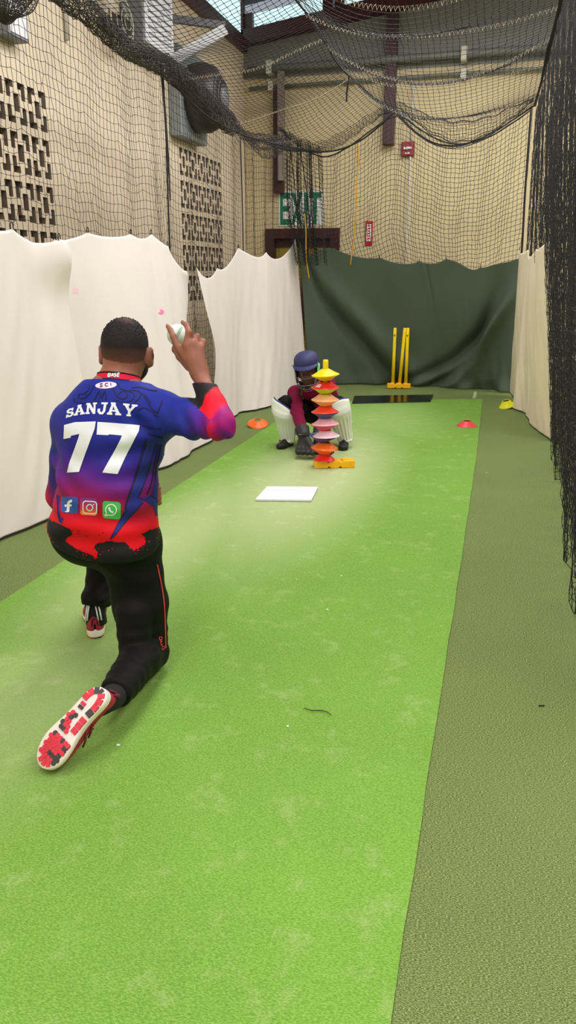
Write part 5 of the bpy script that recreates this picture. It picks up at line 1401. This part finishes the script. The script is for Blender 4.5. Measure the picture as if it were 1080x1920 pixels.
# ---- shoes
def shoe(parent, heel, d, n, L, mats, name='shoe', lugs=True, wid=1.0, flip=1):
    d = np.array(d)/np.linalg.norm(d); n = np.array(n)-d*(np.array(n)@d); n /= np.linalg.norm(n); r = np.cross(d, n)*flip
    W = lambda x, y, z: np.array(heel)+r*x*L/.28+d*y*L/.28+n*z*L/.28
    ys = np.array([0, .004, .015, .035, .07, .11, .15, .19, .22, .245, .262, .273, .279, .28])
    hw_o = np.interp(ys, [0, .004, .015, .035, .07, .11, .15, .19, .22, .245, .262, .273, .279, .28], np.array([.004, .016, .027, .034, .0355, .036, .041, .0465, .047, .042, .034, .024, .012, .004]))*wid
    hw_i = np.interp(ys, [0, .004, .015, .035, .07, .11, .15, .19, .22, .245, .262, .273, .279, .28], np.array([.004, .016, .027, .033, .030, .028, .034, .044, .046, .041, .032, .021, .010, .003]))*wid
    spring = np.interp(ys, [0, .03, .2, .28], [.006, 0, .0, .016])
    ms = np.interp(ys, [0, .05, .2, .28], [.036, .034, .026, .020])
    out = {}
    # midsole
    n_ = len(ys); V = []; Fc = []
    pr = [(1.0, .10), (1.06, .35), (1.04, .75), (.98, 1.0)]
    for i in range(n_):
        row = [W(-hw_i[i]*.92, ys[i], spring[i])]
        for a, b in pr: row.append(W(-hw_i[i]*a, ys[i], spring[i]+ms[i]*b))
        for a, b in pr[::-1]: row.append(W(hw_o[i]*a, ys[i], spring[i]+ms[i]*b))
        row.append(W(hw_o[i]*.92, ys[i], spring[i])); V += row
    k = 10
    for i in range(n_-1):
        for j in range(k): Fc.append((i*k+j, i*k+(j+1) % k, (i+1)*k+(j+1) % k, (i+1)*k+j))
    Fc += [tuple(range(k-1, -1, -1)), tuple((n_-1)*k+j for j in range(k))]
    sh = mesh(name, np.zeros((0, 3)), [], mats['upper'], parent) if False else None
    # upper
    hgt = np.interp(ys, [0, .004, .015, .035, .07, .10, .125, .15, .19, .22, .245, .262, .273, .28], [.060, .085, .095, .088, .076, .080, .096, .090, .070, .056, .046, .038, .030, .020])
    U = []; Fu = []; m_ = 13
    for i in range(n_):
        for j in range(m_):
            a = PI*j/(m_-1); c, s_ = math.cos(a), math.sin(a)
            top = .62 if ys[i] < .13 else .8
            wv = (hw_i[i] if c > 0 else hw_o[i])*.99
            z = spring[i]+ms[i]*.85+(hgt[i]-ms[i]*.85)*s_**.75
            x = -c*wv*(1-(1-top)*s_**2*(1 if ys[i] > .01 else .3))
            U.append(W(x, ys[i], z))
    for i in range(n_-1):
        for j in range(m_-1): Fu.append((i*m_+j, (i+1)*m_+j, (i+1)*m_+j+1, i*m_+j+1))
    up = mesh(name, U, Fu, mats['upper'], parent, True); so_ = up.modifiers.new('s', 'SOLIDIFY'); so_.thickness = .003; subsurf(up, 1)
    md = mesh('midsole', V, Fc, mats['mid'], up, True); subsurf(md, 1)
    # laces over the tongue
    lc = MB()
    for y in (.115, .132, .149, .166, .183):
        i_h = np.interp(y, ys, hgt)+.003
        lc.tube([W(-.018, y, i_h-.008), W(-.008, y+.002, i_h), W(.008, y+.002, i_h), W(.018, y, i_h-.008)], .0025, 6)
    lc.build('laces', mats['lace'], up, True)
    # heel tab
    ht_ = MB(); ht_.tube([W(-.012, -.001, .058), W(-.010, -.003, .085), W(0, -.004, .100), W(.010, -.003, .085), W(.012, -.001, .058)], .004, 6); ht_.build('heel_tab', mats['dark'], up, True)
    # side overlay
    for s_ in (-1, 1):
        hw = hw_o if s_ > 0 else hw_i
        for y0, y1 in ((.10, .16), (.13, .19)):
            ov = MB().tube([W(s_*(np.interp(y0, ys, hw)*1.0+.001), y0, .036), W(s_*(np.interp((y0+y1)/2, ys, hw)*.96+.002), (y0+y1)/2-.01, .052), W(s_*(np.interp(y1, ys, hw)*.72), y1-.02, .072)], .003, 6); ov.build('overlay', mats['dark'], up, True)
    if lugs:
        rd = MB(); r2 = np.random.default_rng(3)
        def patch(poly, mi, t=.004):
            lo = [W(x, y, .0022+np.interp(y, ys, spring)) for x, y in poly]; hi = [W(x, y, np.interp(y, ys, spring)-t) for x, y in poly]; k = len(poly)
            rd.add(lo+hi, [tuple(range(k)), tuple(range(2*k-1, k-1, -1))]+[((i+1) % k, i, k+i, k+(i+1) % k) for i in range(k)], mi)
        def disc(x, y, rad, mi): patch([(x+rad*math.cos(a), y+rad*math.sin(a)) for a in np.linspace(0, 2*PI, 11)[:-1]], mi, .0045)
        def strip(c, w, mi_f, seg=4):
            c = np.array(c, float)
            for i in range(len(c)-1):
                a, b = c[i], c[i+1]; t = (b-a)/np.linalg.norm(b-a); q = np.array([-t[1], t[0]])*w/2; g = t*.0012
                patch([tuple(a+q+g), tuple(b+q-g), tuple(b-q-g), tuple(a-q+g)], mi_f(i))
        # heel horseshoe
        strip([(-.021, .088), (-.024, .066), (-.024, .045), (-.019, .026), (-.008, .014), (.006, .012), (.018, .022), (.024, .040), (.025, .060)], .020, lambda i: 1 if i in (0, 5, 4) else 0)
        strip([(.014, .088), (.015, .076), (.016, .064)], .018, lambda i: 1 if i == 0 else 0)
        strip([(-.022, .150), (-.022, .132), (-.021, .114), (-.021, .096)], .021, lambda i: 0)
        for yy in np.arange(.108, .25, .0125):
            for xx in np.arange(-.036, .037, .0125):
                hwx = np.interp(yy, ys, hw_o if xx > 0 else hw_i)-.008
                if abs(xx) > hwx: continue
                if yy < .158 and xx < -.010: continue
                if abs(yy-.165) < .006 or abs(yy-.212) < .004: continue
                if yy < .135 and xx < .004: continue
                j = r2.random(); disc(xx+r2.normal(0, .0006)+(.003 if int(yy*80) % 2 else -.003), yy, .0074, 1 if (j < .32) else 0)
        strip([(-.033, .178), (-.036, .196), (-.034, .212)], .019, lambda i: 1)
        strip([(-.024, .252), (-.012, .262), (.004, .264), (.018, .258)], .020, lambda i: 0)
        ou = rd.build('outsole', [mats['out1'], mats['out2']], up)
        ou['label'] = 'red and dark grey rubber outsole lugs'
    return up
SM = dict(upper=MM['shoe_red'], mid=MM['midsole'], lace=MM['shoe_red'], dark=MM['shoe_dark'], out1=MM['out_red'], out2=MM['out_grey'])
shoe(man, SHOE_L['heel'], SHOE_L['d'], SHOE_L['n'], .27, SM)
shoe(man, SHOE_R['heel'], SHOE_R['d'], SHOE_R['n'], .268, SM, flip=-1, wid=1.12)
# socks
sk = MB().tube([(-1.400, 2.385, .055), (-1.402, 2.388, .10), (-1.404, 2.395, .15)], [.040, .038, .040], 16).build('sock', MM['sock'], man, True)
wsk = MB()
for s in (-1, 1):
    for o2 in (0, .010):
        x = -1.392+s*(.016+o2)
        wsk.tube([(x-s*.006, 2.350+o2*.5+x*0+s*.006, .145), (x+s*.0, 2.347+o2*.6+s*.006, .115), (x+s*.004, 2.345+o2*.7+s*.006, .085)], .0032, 6)
wsk.build('sock_stripe', MM['white_print'], sk, True)
hR = SHOE_R['heel']; nR = SHOE_R['n']; dR2 = SHOE_R['d']
MB().tube([hR+dR2*.05+nR*.04, hR*.4+aR*.6+dR2*.02+nR*.03, aR, aR*.6+kR*.4], [.034, .038, .042, .036], 14).build('sock', MM['sock'], man, True)
# the ball in the raised hand and the one in the lowered hand
def ball(c, r, label, axis):
    b = thing('cricket_ball', tuple(c), label, 'ball')
    MB().sphere(tuple(c), r, 28, 18).build('leather', MM['ball'], b, True)
    R = Vector(axis).normalized().to_track_quat('Z', 'Y').to_matrix(); sm = MB()
    for z in (-.003, 0, .003):
        rr2 = math.sqrt(r*r-z*z)+.0004
        sm.tube([tuple(np.array(c)+np.array(R @ Vector((rr2*math.cos(a), rr2*math.sin(a), z)))) for a in np.linspace(0, 2*PI, 41)[:-1]], .0008, 5, closed=True)
    sm.build('seam', MM['seam'], b, True)
ball(P_(333, 628, 2.272), .0335, 'white cricket ball gripped in the raised right hand of the kneeling person', (.8, .3, -.5))
ball(lh(.082, .006, -.040), .032, 'white ball held in the lowered left hand of the kneeling person', (0, 1, .3))
# ================================================================== the crouching child keeping wicket
def Q_(x, y, Y): return at_y(x, y, Y)
kid = thing('person', (-1.33, 5.85, 0.0076), 'crouching child in maroon top, white leg pads, black gloves and navy helmet behind cones', 'person')
MM['maroon_top'] = mat('maroon_knit', srgb(122, 14, 56), .75, var=.08, scale=30, bump=.1, bscale=250, spec=.2)
MM['pad_white'] = mat('pad_white', srgb(230, 234, 224), .55, var=.03, scale=6)
MM['pad_navy'] = mat('pad_navy', srgb(44, 58, 128), .6)
MM['glove'] = mat('black_glove_leather', srgb(34, 32, 34), .55, var=.15, scale=40, bump=.15, bscale=160)
MM['glove_grey'] = mat('glove_grey_patch', srgb(120, 120, 120), .5)
MM['helmet'] = mat('navy_helmet_cloth', srgb(44, 46, 96), .6, var=.05, bump=.06, bscale=200)
MM['grille'] = mat('grey_steel_wire', srgb(120, 116, 122), .35, metal=.5)
MM['shoe_black'] = mat('black_shoe', srgb(20, 20, 22), .55)
MM['mint'] = mat('pale_green_foam', srgb(130, 226, 150), .6)
MM['braid'] = mat('black_braid', srgb(20, 17, 16), .7, var=.4, scale=60)
MM['bead'] = mat('gold_thread', srgb(150, 128, 70), .5)
bHC = Q_(577, 698, 5.80); f_ = np.array([.10, -.97, -.16]); f_ /= np.linalg.norm(f_); u_ = np.array([-.10, -.15, .97]); u_ -= f_*(u_@f_); u_ /= np.linalg.norm(u_); r_ = np.cross(f_, u_)
bM = np.stack([r_, f_, u_], 1); bp_ = lambda r, f, u: bHC+r_*r+f_*f+u_*u
K = dict(pel=(-1.305, 6.08, .27), waist=(-1.31, 6.08, .36), chest=(-1.325, 5.99, .48), c7=tuple(Q_(580, 722, 5.93)),
         shL=tuple(Q_(553, 737, 5.93)), shR=tuple(Q_(606, 735, 5.95)), elL=tuple(Q_(557, 772, 5.74)), elR=tuple(Q_(612, 772, 5.78)), wrL=tuple(Q_(569, 814, 5.53)), wrR=tuple(Q_(598, 814, 5.57)),
         hipL=(-1.395, 6.06, .25), hipR=(-1.215, 6.08, .25), knL=tuple(Q_(535, 757, 5.80)), knR=tuple(Q_(633, 757, 5.89)), anL=(-1.545, 5.86, .085), anR=(-1.105, 5.95, .085))
def k_torso(S, g=0):
    fd = (0.1, -.8, .5)
    S.cap(K['pel'], K['waist'], .105, .10, .04, None, 1, g); S.cap(K['waist'], K['chest'], .10, .105, .04, fd, .8, g)
    S.cap(np.array(K['c7'])-[0, 0, .03], K['shL'], .045, .046, .04, None, 1, g); S.cap(np.array(K['c7'])-[0, 0, .03], K['shR'], .045, .046, .04, None, 1, g)
    S.cap(K['chest'], np.array(K['c7'])-[0, 0, .04], .10, .06, .05, None, 1, g)
def k_arm(S, s, g=0): S.chain([K['sh'+s], K['el'+s], K['wr'+s]], [.044, .037, .029], .02, g)
def k_leg(S, s, g=0, k=.02):
    S.chain([K['hip'+s], np.array(K['hip'+s])*.5+np.array(K['kn'+s])*.5, K['kn'+s]], [.078, .068, .05], k, g)
    S.chain([K['kn'+s], np.array(K['kn'+s])*.6+np.array(K['an'+s])*.4+[0, .02, 0], K['an'+s]], [.048, .046, .033], k, g)
S = SDF((-1.78, 5.38, -.01), (-.92, 6.30, .82), .0055)
k_torso(S); k_arm(S, 'L'); k_arm(S, 'R'); k_leg(S, 'L'); k_leg(S, 'R')
S.ell(bp_(0, -.01, .03), (.068, .085, .088), bM, .02); S.ell(bp_(0, .03, -.035), (.054, .055, .055), bM, .025)
S.cap(np.array(K['c7'])-[0, 0, .01], bp_(0, -.03, -.03), .045, .045, .03)
S.cap(bp_(0, .060, -.078), bp_(0, .03, -.06), .022, .035, .02)
S.cap(bp_(0, .076, -.002), bp_(0, .090, -.026), .008, .012, .01)
for s in (-1, 1):
    S.ell(bp_(s*.010, .084, -.028), (.009, .008, .007), bM, .006); S.ell(bp_(s*.028, .078, .008), (.015, .011, .009), bM, .008, 0, True)
    S.ell(bp_(s*.034, .058, -.024), (.02, .018, .016), bM, .02); S.ell(bp_(s*.070, -.008, -.018), (.009, .018, .028), bM, .006)
S.ell(bp_(0, .080, -.050), (.021, .010, .006), bM, .005); S.ell(bp_(0, .077, -.060), (.018, .010, .007), bM, .005)
def k_hand(S, W, K4, fingers, thumb, g=0.0):
    mid = np.mean(K4, 0)
    for q in K4: S.cap(W, q, .018+g, .013+g, .012)
    for kk, f in zip(K4, fingers): S.chain([kk]+list(f), [.012, .0105, .0095, .0085][:1+len(f)], .004, g)
    S.chain(thumb, [.016, .013, .011, .009][:len(thumb)], .006, g)
def kid_hand(W, tip, side):
    """hand hanging down, fingers bent at the floor; side=+1 thumb towards +X"""
    W = np.array(W); K4 = []; Fg = []
    d = np.array(tip)-W; d /= np.linalg.norm(d)
    for i, o_ in enumerate((.036, .013, -.011, -.033)):
        kk = W+d*.085+np.array([side*o_, 0, 0]); K4.append(kk)
        f1 = kk+d*.030+np.array([side*o_*.35, -.012, 0]); f2 = f1+np.array([side*o_*.25+.012, -.030, -.012]); f3 = f2+np.array([.006, -.022, -.002])
        for q in (f1, f2, f3): q[2] = max(q[2], .026)
        Fg.append([f1, f2, f3])
    T = [W+d*.03+np.array([side*.02, -.005, 0]), W+d*.080+np.array([side*.05, -.015, 0]), W+d*.115+np.array([side*.078, -.02, 0]), W+d*.13+np.array([side*.10, -.03, 0])]
    for q in T: q[2] = max(q[2], .03)
    return W, K4, Fg, T
tipL = Q_(572, 850, 5.47); tipR = Q_(603, 848, 5.53)
HL = kid_hand(K['wrL'], tipL, 1); HR_ = kid_hand(K['wrR'], tipR, 1)
k_hand(S, *HL); k_hand(S, *HR_)
for s, sd in (('L', np.array([-.35, -.94, 0])), ('R', np.array([.10, -.99, 0]))):
    a = np.array(K['an'+s]); S.cap(a, a+sd*.02-[0, 0, .045], .032, .03, .02); S.cap(a+sd*.0-[0, 0, .05], a+sd*.15-[0, 0, .055], .026, .022, .02)
V, Fq = S.mesh(); V = relax(V, Fq, 1, .4); V[:, 2] = np.maximum(V[:, 2], .009)
mesh('body', V, Fq, MM['skin_boy'], kid, True)
for s in (-1, 1):
    e = MB().sphere(tuple(bp_(s*.028, .0735, .006)), .0092, 14, 10).build('eye', mat('eye_white', srgb(120, 108, 102), .3), kid, True)
    MB().sphere(tuple(bp_(s*.028, .0795, .005)), .0052, 10, 8).build('iris', MM['braid'], e, True)
# top and trousers
T = SDF((-1.62, 5.45, .15), (-1.02, 6.30, .74), .0055); k_torso(T, .012); k_arm(T, 'L', .012); k_arm(T, 'R', .012)
T.cut(np.array(K['pel'])+[0, 0, .0], (0, 0.3, -1)); T.cut(np.array(K['c7'])+[0, -.03, .028], (0, -.3, 1))
X, Y, Z = T.full()
for s in 'LR':
    e = np.array(K['el'+s]); w_ = np.array(K['wr'+s]); d = (w_-e)/np.linalg.norm(w_-e); q = (X-w_[0])*d[0]+(Y-w_[1])*d[1]+(Z-w_[2])*d[2]-.012
    m_ = ((X-w_[0])**2+(Y-w_[1])**2+(Z-w_[2])**2) < .012
    T.d = np.where(m_, np.maximum(T.d, q.astype(np.float32)), T.d)
V, Fq = T.mesh(); V = relax(V, Fq, 2); N_ = normals(V, Fq)
V = V+N_*(crease(V, np.array(K['elL']), .10, 130, .005, (.3, .2, 1))+crease(V, np.array(K['elR']), .10, 130, .005, (-.3, .2, 1))+crease(V, K['chest'], .12, 80, .004, (.6, 0, 1)))[:, None]
mesh('sweater', V, Fq, MM['maroon_top'], kid, True)
T = SDF((-1.72, 5.55, .0), (-.95, 6.30, .50), .0055); T.cap(K['pel'], K['waist'], .105, .10, .04, None, 1, .008); k_leg(T, 'L', .013); k_leg(T, 'R', .013)
T.cut((0, 0, .075), (0, 0, -1))
V, Fq = T.mesh(); V = relax(V, Fq, 2); N_ = normals(V, Fq)
V = V+N_*(.002*np.sin(70*V[:, 0]+40*V[:, 2])+.0015*np.sin(120*V[:, 1]+60*V[:, 2]))[:, None]
mesh('trousers', V, Fq, MM['trouser'], kid, True)
# gloves
for Hh_, s in ((HL, 'L'), (HR_, 'R')):
    W, K4, Fg, Th = Hh_; G = SDF(np.minimum(W, np.min(K4, 0))-.14, W+.12, .005)
    k_hand(G, W, K4, Fg, Th, .0135); e = np.array(K['el'+s]); up = (e-W)/np.linalg.norm(e-W)
    G.cap(W+up*.085, W-up*.005, .060, .048, .006)
    for j, q in enumerate(K4[:-1]): G.cap(q*.9+W*.1, K4[j+1]*.9+W*.1, .02, .02, .01)
    G.cut(W+up*.062, up); V, Fq = G.mesh(); V = relax(V, Fq, 1); V[:, 2] = np.maximum(V[:, 2], .009)
    g_ = mesh('glove', V, Fq, MM['glove'], kid, True)
    sb = MB(); sb.tube([W+up*.003+np.array([.052*math.cos(a), .052*math.sin(a), 0]) for a in np.linspace(0, 2*PI, 25)[:-1]], .006, 6, closed=True); sb.build('strap', MM['shoe_black'], g_, True)
    lg = MB(); c = W+up*.03+np.array([.006, -.054, 0]); lg.tube([c+[-.014, 0, -.004], c+[-.004, -.002, .010], c+[.010, 0, .006], c+[.016, .002, -.004]], .0035, 6); lg.build('logo', MM['glove_grey'], g_, True)
    if s == 'L':
        lg = MB(); c = W+up*.008+np.array([-.004, -.058, 0]); lg.tube([c+[-.02, .003, 0], c+[.006, 0, .002]], .003, 6); lg.build('logo', MM['glove_grey'], g_, True)
# leg pads: ribbed shells strapped on the shins
def pad(kn, an, side, fdir, label, skew=0.0):
    kn = np.array(kn); an = np.array(an); ax = kn-an; L0 = np.linalg.norm(ax); ax /= L0
    fd = np.array(fdir, float); fd -= ax*(fd@ax); fd /= np.linalg.norm(fd); rt = np.cross(fd, ax)
    nu, nv = 43, 30; L = L0+(.065 if side < 0 else .08)
    def surf(off, inset=0.0):
        G = np.zeros((nv, nu, 3))
        for j in range(nv):
            v = j/(nv-1); z = -.035+L*v
            hw = np.interp(v, [0, .1, .3, .55, .75, .92, 1], [.058, .064, .076, .092, .102, .100, .085])-inset
            bulge = np.interp(v, [0, .5, .62, .72, .8, 1], [.070, .082, .098, .112, .100, .075])
            for i in range(nu):
                u = -1+2*i/(nu-1); a = u*1.15
                rib = .009*abs(math.cos(u*3.5*PI))**.6 if .06 < v < .60 and abs(u) < .86 else 0
                roll = .008*abs(math.sin((v-.6)*3*PI/.24)) if .60 < v < .84 else 0
                dpt = bulge*math.cos(a*.95)+off+rib+roll
                top = -.035*u*u*side*0 - (.03*u*u if v > .9 else 0)*(v-.9)*10
                G[j, i] = an+ax*(z+top+skew*u*v**1.5)+rt*hw*math.sin(a)*1.08+fd*dpt
        return G
    G = surf(0.0); Gi = surf(-.022, .003)
    V = np.concatenate([G.reshape(-1, 3), Gi.reshape(-1, 3)]); q1 = grid_faces(nv, nu); q2 = grid_faces(nv, nu, True)+nv*nu
    rim = []
    bd = [(0, i) for i in range(nu)]+[(j, nu-1) for j in range(1, nv)]+[(nv-1, i) for i in range(nu-2, -1, -1)]+[(j, 0) for j in range(nv-2, 0, -1)]
    ids = [a*nu+b for a, b in bd]; k_ = len(ids)
    for i in range(k_): rim.append((ids[i], ids[(i+1) % k_], ids[(i+1) % k_]+nv*nu, ids[i]+nv*nu))
    p = mesh('leg_pad', V, np.concatenate([q1, q2, np.array(rim)]), MM['pad_white'], kid, True); p['label'] = label
    MB().tube((G[-1]+Gi[-1])/2, .007, 6).build('trim', MM['pad_navy'], p, True)
    for t in (.16, .42, .66):
        j = int(t*(nv-1)); a_, b_ = Gi[j, 0], Gi[j, -1]; m2 = (a_+b_)/2-fd*.10
        MB().tube(crsm([a_, a_*.4+m2*.6-rt*.0, m2, b_*.4+m2*.6, b_], 16), .008, 6).build('strap', MM['pad_white'], p, True)
    j = int(.10*(nv-1)); MB().tube([G[j, i]+fd*.003 for i in range(6, nu-6)], .009, 6).build('instep_band', MM['pad_white'], p, True)
    b2 = MB(); c = G[j, nu-12]+fd*.010; b2.box(-.016, .016, -.004, .004, -.008, .008, M=Matrix.Translation(Vector(c))); b2.build('buckle', MM['glove_grey'], p)
    return p
pad(K['knL'], K['anL'], -1, (-.35, -.9, .1), 'white leg pad on the child\'s leg beside the white curtain', .050)
pad(K['knR'], K['anR'], 1, (.12, -.98, .1), 'white leg pad on the leg behind the cone tower', -.02)
SB = dict(upper=MM['shoe_black'], mid=MM['shoe_black'], lace=MM['shoe_black'], dark=MM['shoe_black'], out1=MM['shoe_black'], out2=MM['shoe_black'])
shoe(kid, np.array([-1.535, 5.90, .009]), (-.28, -.96, 0), (0, 0, 1), .215, SB, lugs=False, wid=1.1)
shoe(kid, np.array([-1.105, 5.99, .009]), (.06, -1, 0), (0, 0, 1), .215, SB, lugs=False, wid=1.1)
# helmet
nt_, na_ = 18, 40; V = []; Fc = []
def hdome(a, t, off=0.0):
    """a around the head from the front, t from the crown (0) down to the rim (1)"""
    ca, sa = math.cos(a), math.sin(a)
    low = -.004 if ca > .35 else -.004-.105*min(1, max(0, (.35-ca)/.55))
    zt = .072*math.cos(t*PI/2)**.85; rr = math.sin(t*PI/2)**.72
    if t > .8: zt += low*(t-.8)/.2
    return bp_((.090+off)*rr*sa, -.008+(.112+off)*rr*ca, .080+zt*(1+off*4))
for i in range(nt_):
    for k_ in range(na_): V.append(hdome(2*PI*k_/na_, max(.001, i/(nt_-1))))
for i in range(nt_-1):
    for k_ in range(na_): Fc.append((i*na_+k_, (i+1)*na_+k_, (i+1)*na_+(k_+1) % na_, i*na_+(k_+1) % na_))
hl = mesh('helmet', V, Fc, MM['helmet'], kid, True); sd = hl.modifiers.new('s', 'SOLIDIFY'); sd.thickness = .010; sd.offset = -1
pk = []; Fp = []; n_ = 25
for j in range(6):
    for i in range(n_):
        a = -1.5+3.0*i/(n_-1); e = (j/5)*.052*math.cos(a*.98)**.7
        pk.append(bp_((.094+e*.25)*math.sin(a), -.008+.113*math.cos(a)+e, .076-.016*(j/5)*math.cos(a)-.004*(j/5)))
pko = mesh('peak', pk, grid_faces(6, n_), MM['helmet'], hl, True); sd = pko.modifiers.new('s', 'SOLIDIFY'); sd.thickness = .006
MB().tube([pk[5*n_+i] for i in range(n_)], .0045, 6).build('peak_rim', MM['helmet'], hl, True)
MB().tube([hdome(a, 1.0, .004) for a in np.linspace(0, 2*PI, 41)[:-1]], .005, 6, closed=True).build('rim_band', MM['shoe_black'], hl, True)
gr = MB()
def bar_pts(z, fo, w=.092, back=.02): return crsm([bp_(-w-.006, -back, z+.0), bp_(-w, .045, z-.003), bp_(-w*.62, .098+fo, z-.008), bp_(0, .122+fo, z-.010), bp_(w*.62, .098+fo, z-.008), bp_(w, .045, z-.003), bp_(w+.006, -back, z)], 30)
for z, fo, w in ((-.006, .010, .094), (-.060, .012, .090), (-.090, .004, .078), (-.110, -.012, .060)): gr.tube(bar_pts(z, fo, w), .0028, 6)
for s in (-1, 1):
    gr.tube(crsm([bp_(s*.096, .02, .075), bp_(s*.096, .03, .01), bp_(s*.090, .045, -.058), bp_(s*.074, .055, -.09), bp_(s*.045, .06, -.11)], 16), .003, 6)
    gr.tube(crsm([bp_(s*.074, .085, -.008), bp_(s*.060, .098, -.06), bp_(s*.044, .092, -.092), bp_(s*.03, .078, -.114)], 14), .0026, 6)
    gr.tube(crsm([bp_(s*.028, .118, -.066), bp_(s*.022, .112, -.095), bp_(s*.016, .088, -.116)], 10), .0026, 6)
gr.build('face_grille', MM['grille'], hl, True)
for s in (-1, 1):
    eg = SDF(bp_(s*.088, .0, -.03)-.08, bp_(s*.088, .0, -.03)+.08, .005); eg.ell(bp_(s*.088, .0, -.035), (.008, .035, .048), bM, .005); V, Fq = eg.mesh()
    mesh('ear_guard', V, Fq, MM['shoe_black'], hl, True)
    MB().sphere(tuple(bp_(s*.096, .05, .076)), .009, 10, 8).build('bolt', MM['grille'], hl, True)
eg = SDF(bp_(-.098, .05, -.02)-.07, bp_(-.098, .05, -.02)+.07, .004)
sgn = 1 if (pk[5*n_+n_-1]-CAM)@CR > 0 and (bp_(.1, 0, 0)-bp_(-.1, 0, 0))@CR > 0 else -1
eg = SDF(bp_(sgn*.098, .055, .03)-.08, bp_(sgn*.098, .055, .03)+.08, .004)
eg.cap(bp_(sgn*.100, .052, .066), bp_(sgn*.092, .068, .0), .012, .009, .004); V, Fq = eg.mesh()
mesh('side_tab', V, Fq, MM['mint'], hl, True)['label'] = 'pale green side tab'
MB().tube(crsm([bp_(-.080, .0, -.06), bp_(-.05, .045, -.095), bp_(0, .062, -.108), bp_(.05, .045, -.095), bp_(.080, .0, -.06)], 20), .005, 6).build('chin_strap', MM['shoe_black'], hl, True)
# braids falling over the chest
for i, (a, b) in enumerate((((-.052, .03, -.07), (563, 735)), ((-.062, .02, -.06), (566, 742)), ((-.044, .04, -.08), (569, 748)))):
    p0_ = bp_(sgn*a[0], a[1], a[2]); p2 = Q_(b[0], b[1], 5.80-.01*i); p1 = p0_*.5+p2*.5+np.array([0, -.05, 0])
    q = crsm([p0_, p1, p2], 30); MB().tube(q, .0075*(1+.25*np.sin(np.arange(30)*2.0)), 7).build('braid', MM['braid'], kid, True)
    if i != 1:
        bd_ = MB()
        for t in range(12, 29, 4): bd_.sphere(tuple(q[t]+np.array([0, -.007, 0])), .004, 6, 5)
        bd_.build('bead', MM['bead'], kid, True)
# ================================================================== light
def area(name, loc, size, power, col=(1, .972, .965), rot=(0, 0, 0), sy=None):
    d = bpy.data.lights.new(name, 'AREA'); d.energy = power; d.color = col
    d.shape = 'RECTANGLE'; d.size = size; d.size_y = sy or size
    o = bpy.data.objects.new(name, d); COL.objects.link(o); o.location = loc; o.rotation_euler = rot
    return o
area('unseen_hall_light', (-1.2, 1.0, 4.3), 1.2, 62, sy=2.4)
area('unseen_hall_light', (-1.0, 4.9, 4.4), 1.2, 105, sy=2.6)
area('unseen_hall_light', (-0.9, 8.3, 4.3), 1.2, 70, sy=2.0)  # added unseen light, brightens the green curtain and far end
area('unseen_hall_light', (2.4, 1.0, 4.7), 1.4, 130, sy=3.0)  # this and the next two are added out of view to brighten the left wall
area('unseen_hall_light', (2.6, 5.0, 4.7), 1.4, 150, sy=3.0)
area('unseen_hall_light', (2.4, 8.8, 4.7), 1.4, 110, sy=2.4)
area('unseen_hall_light', (-0.8, -1.6, 4.2), 1.2, 80, sy=2.0)
w = bpy.data.worlds.new('world'); SC.world = w; w.use_nodes = True
bg = w.node_tree.nodes['Background']; bg.inputs[0].default_value = (.8, .9, 1, 1); bg.inputs[1].default_value = .35
vs = SC.view_settings; vs.view_transform = 'Standard'; vs.look = 'None'; vs.exposure = 0.24; vs.gamma = 1.0
vs.use_curve_mapping = False
SC.cycles.max_bounces = 8; SC.cycles.diffuse_bounces = 4; SC.cycles.use_denoising = True
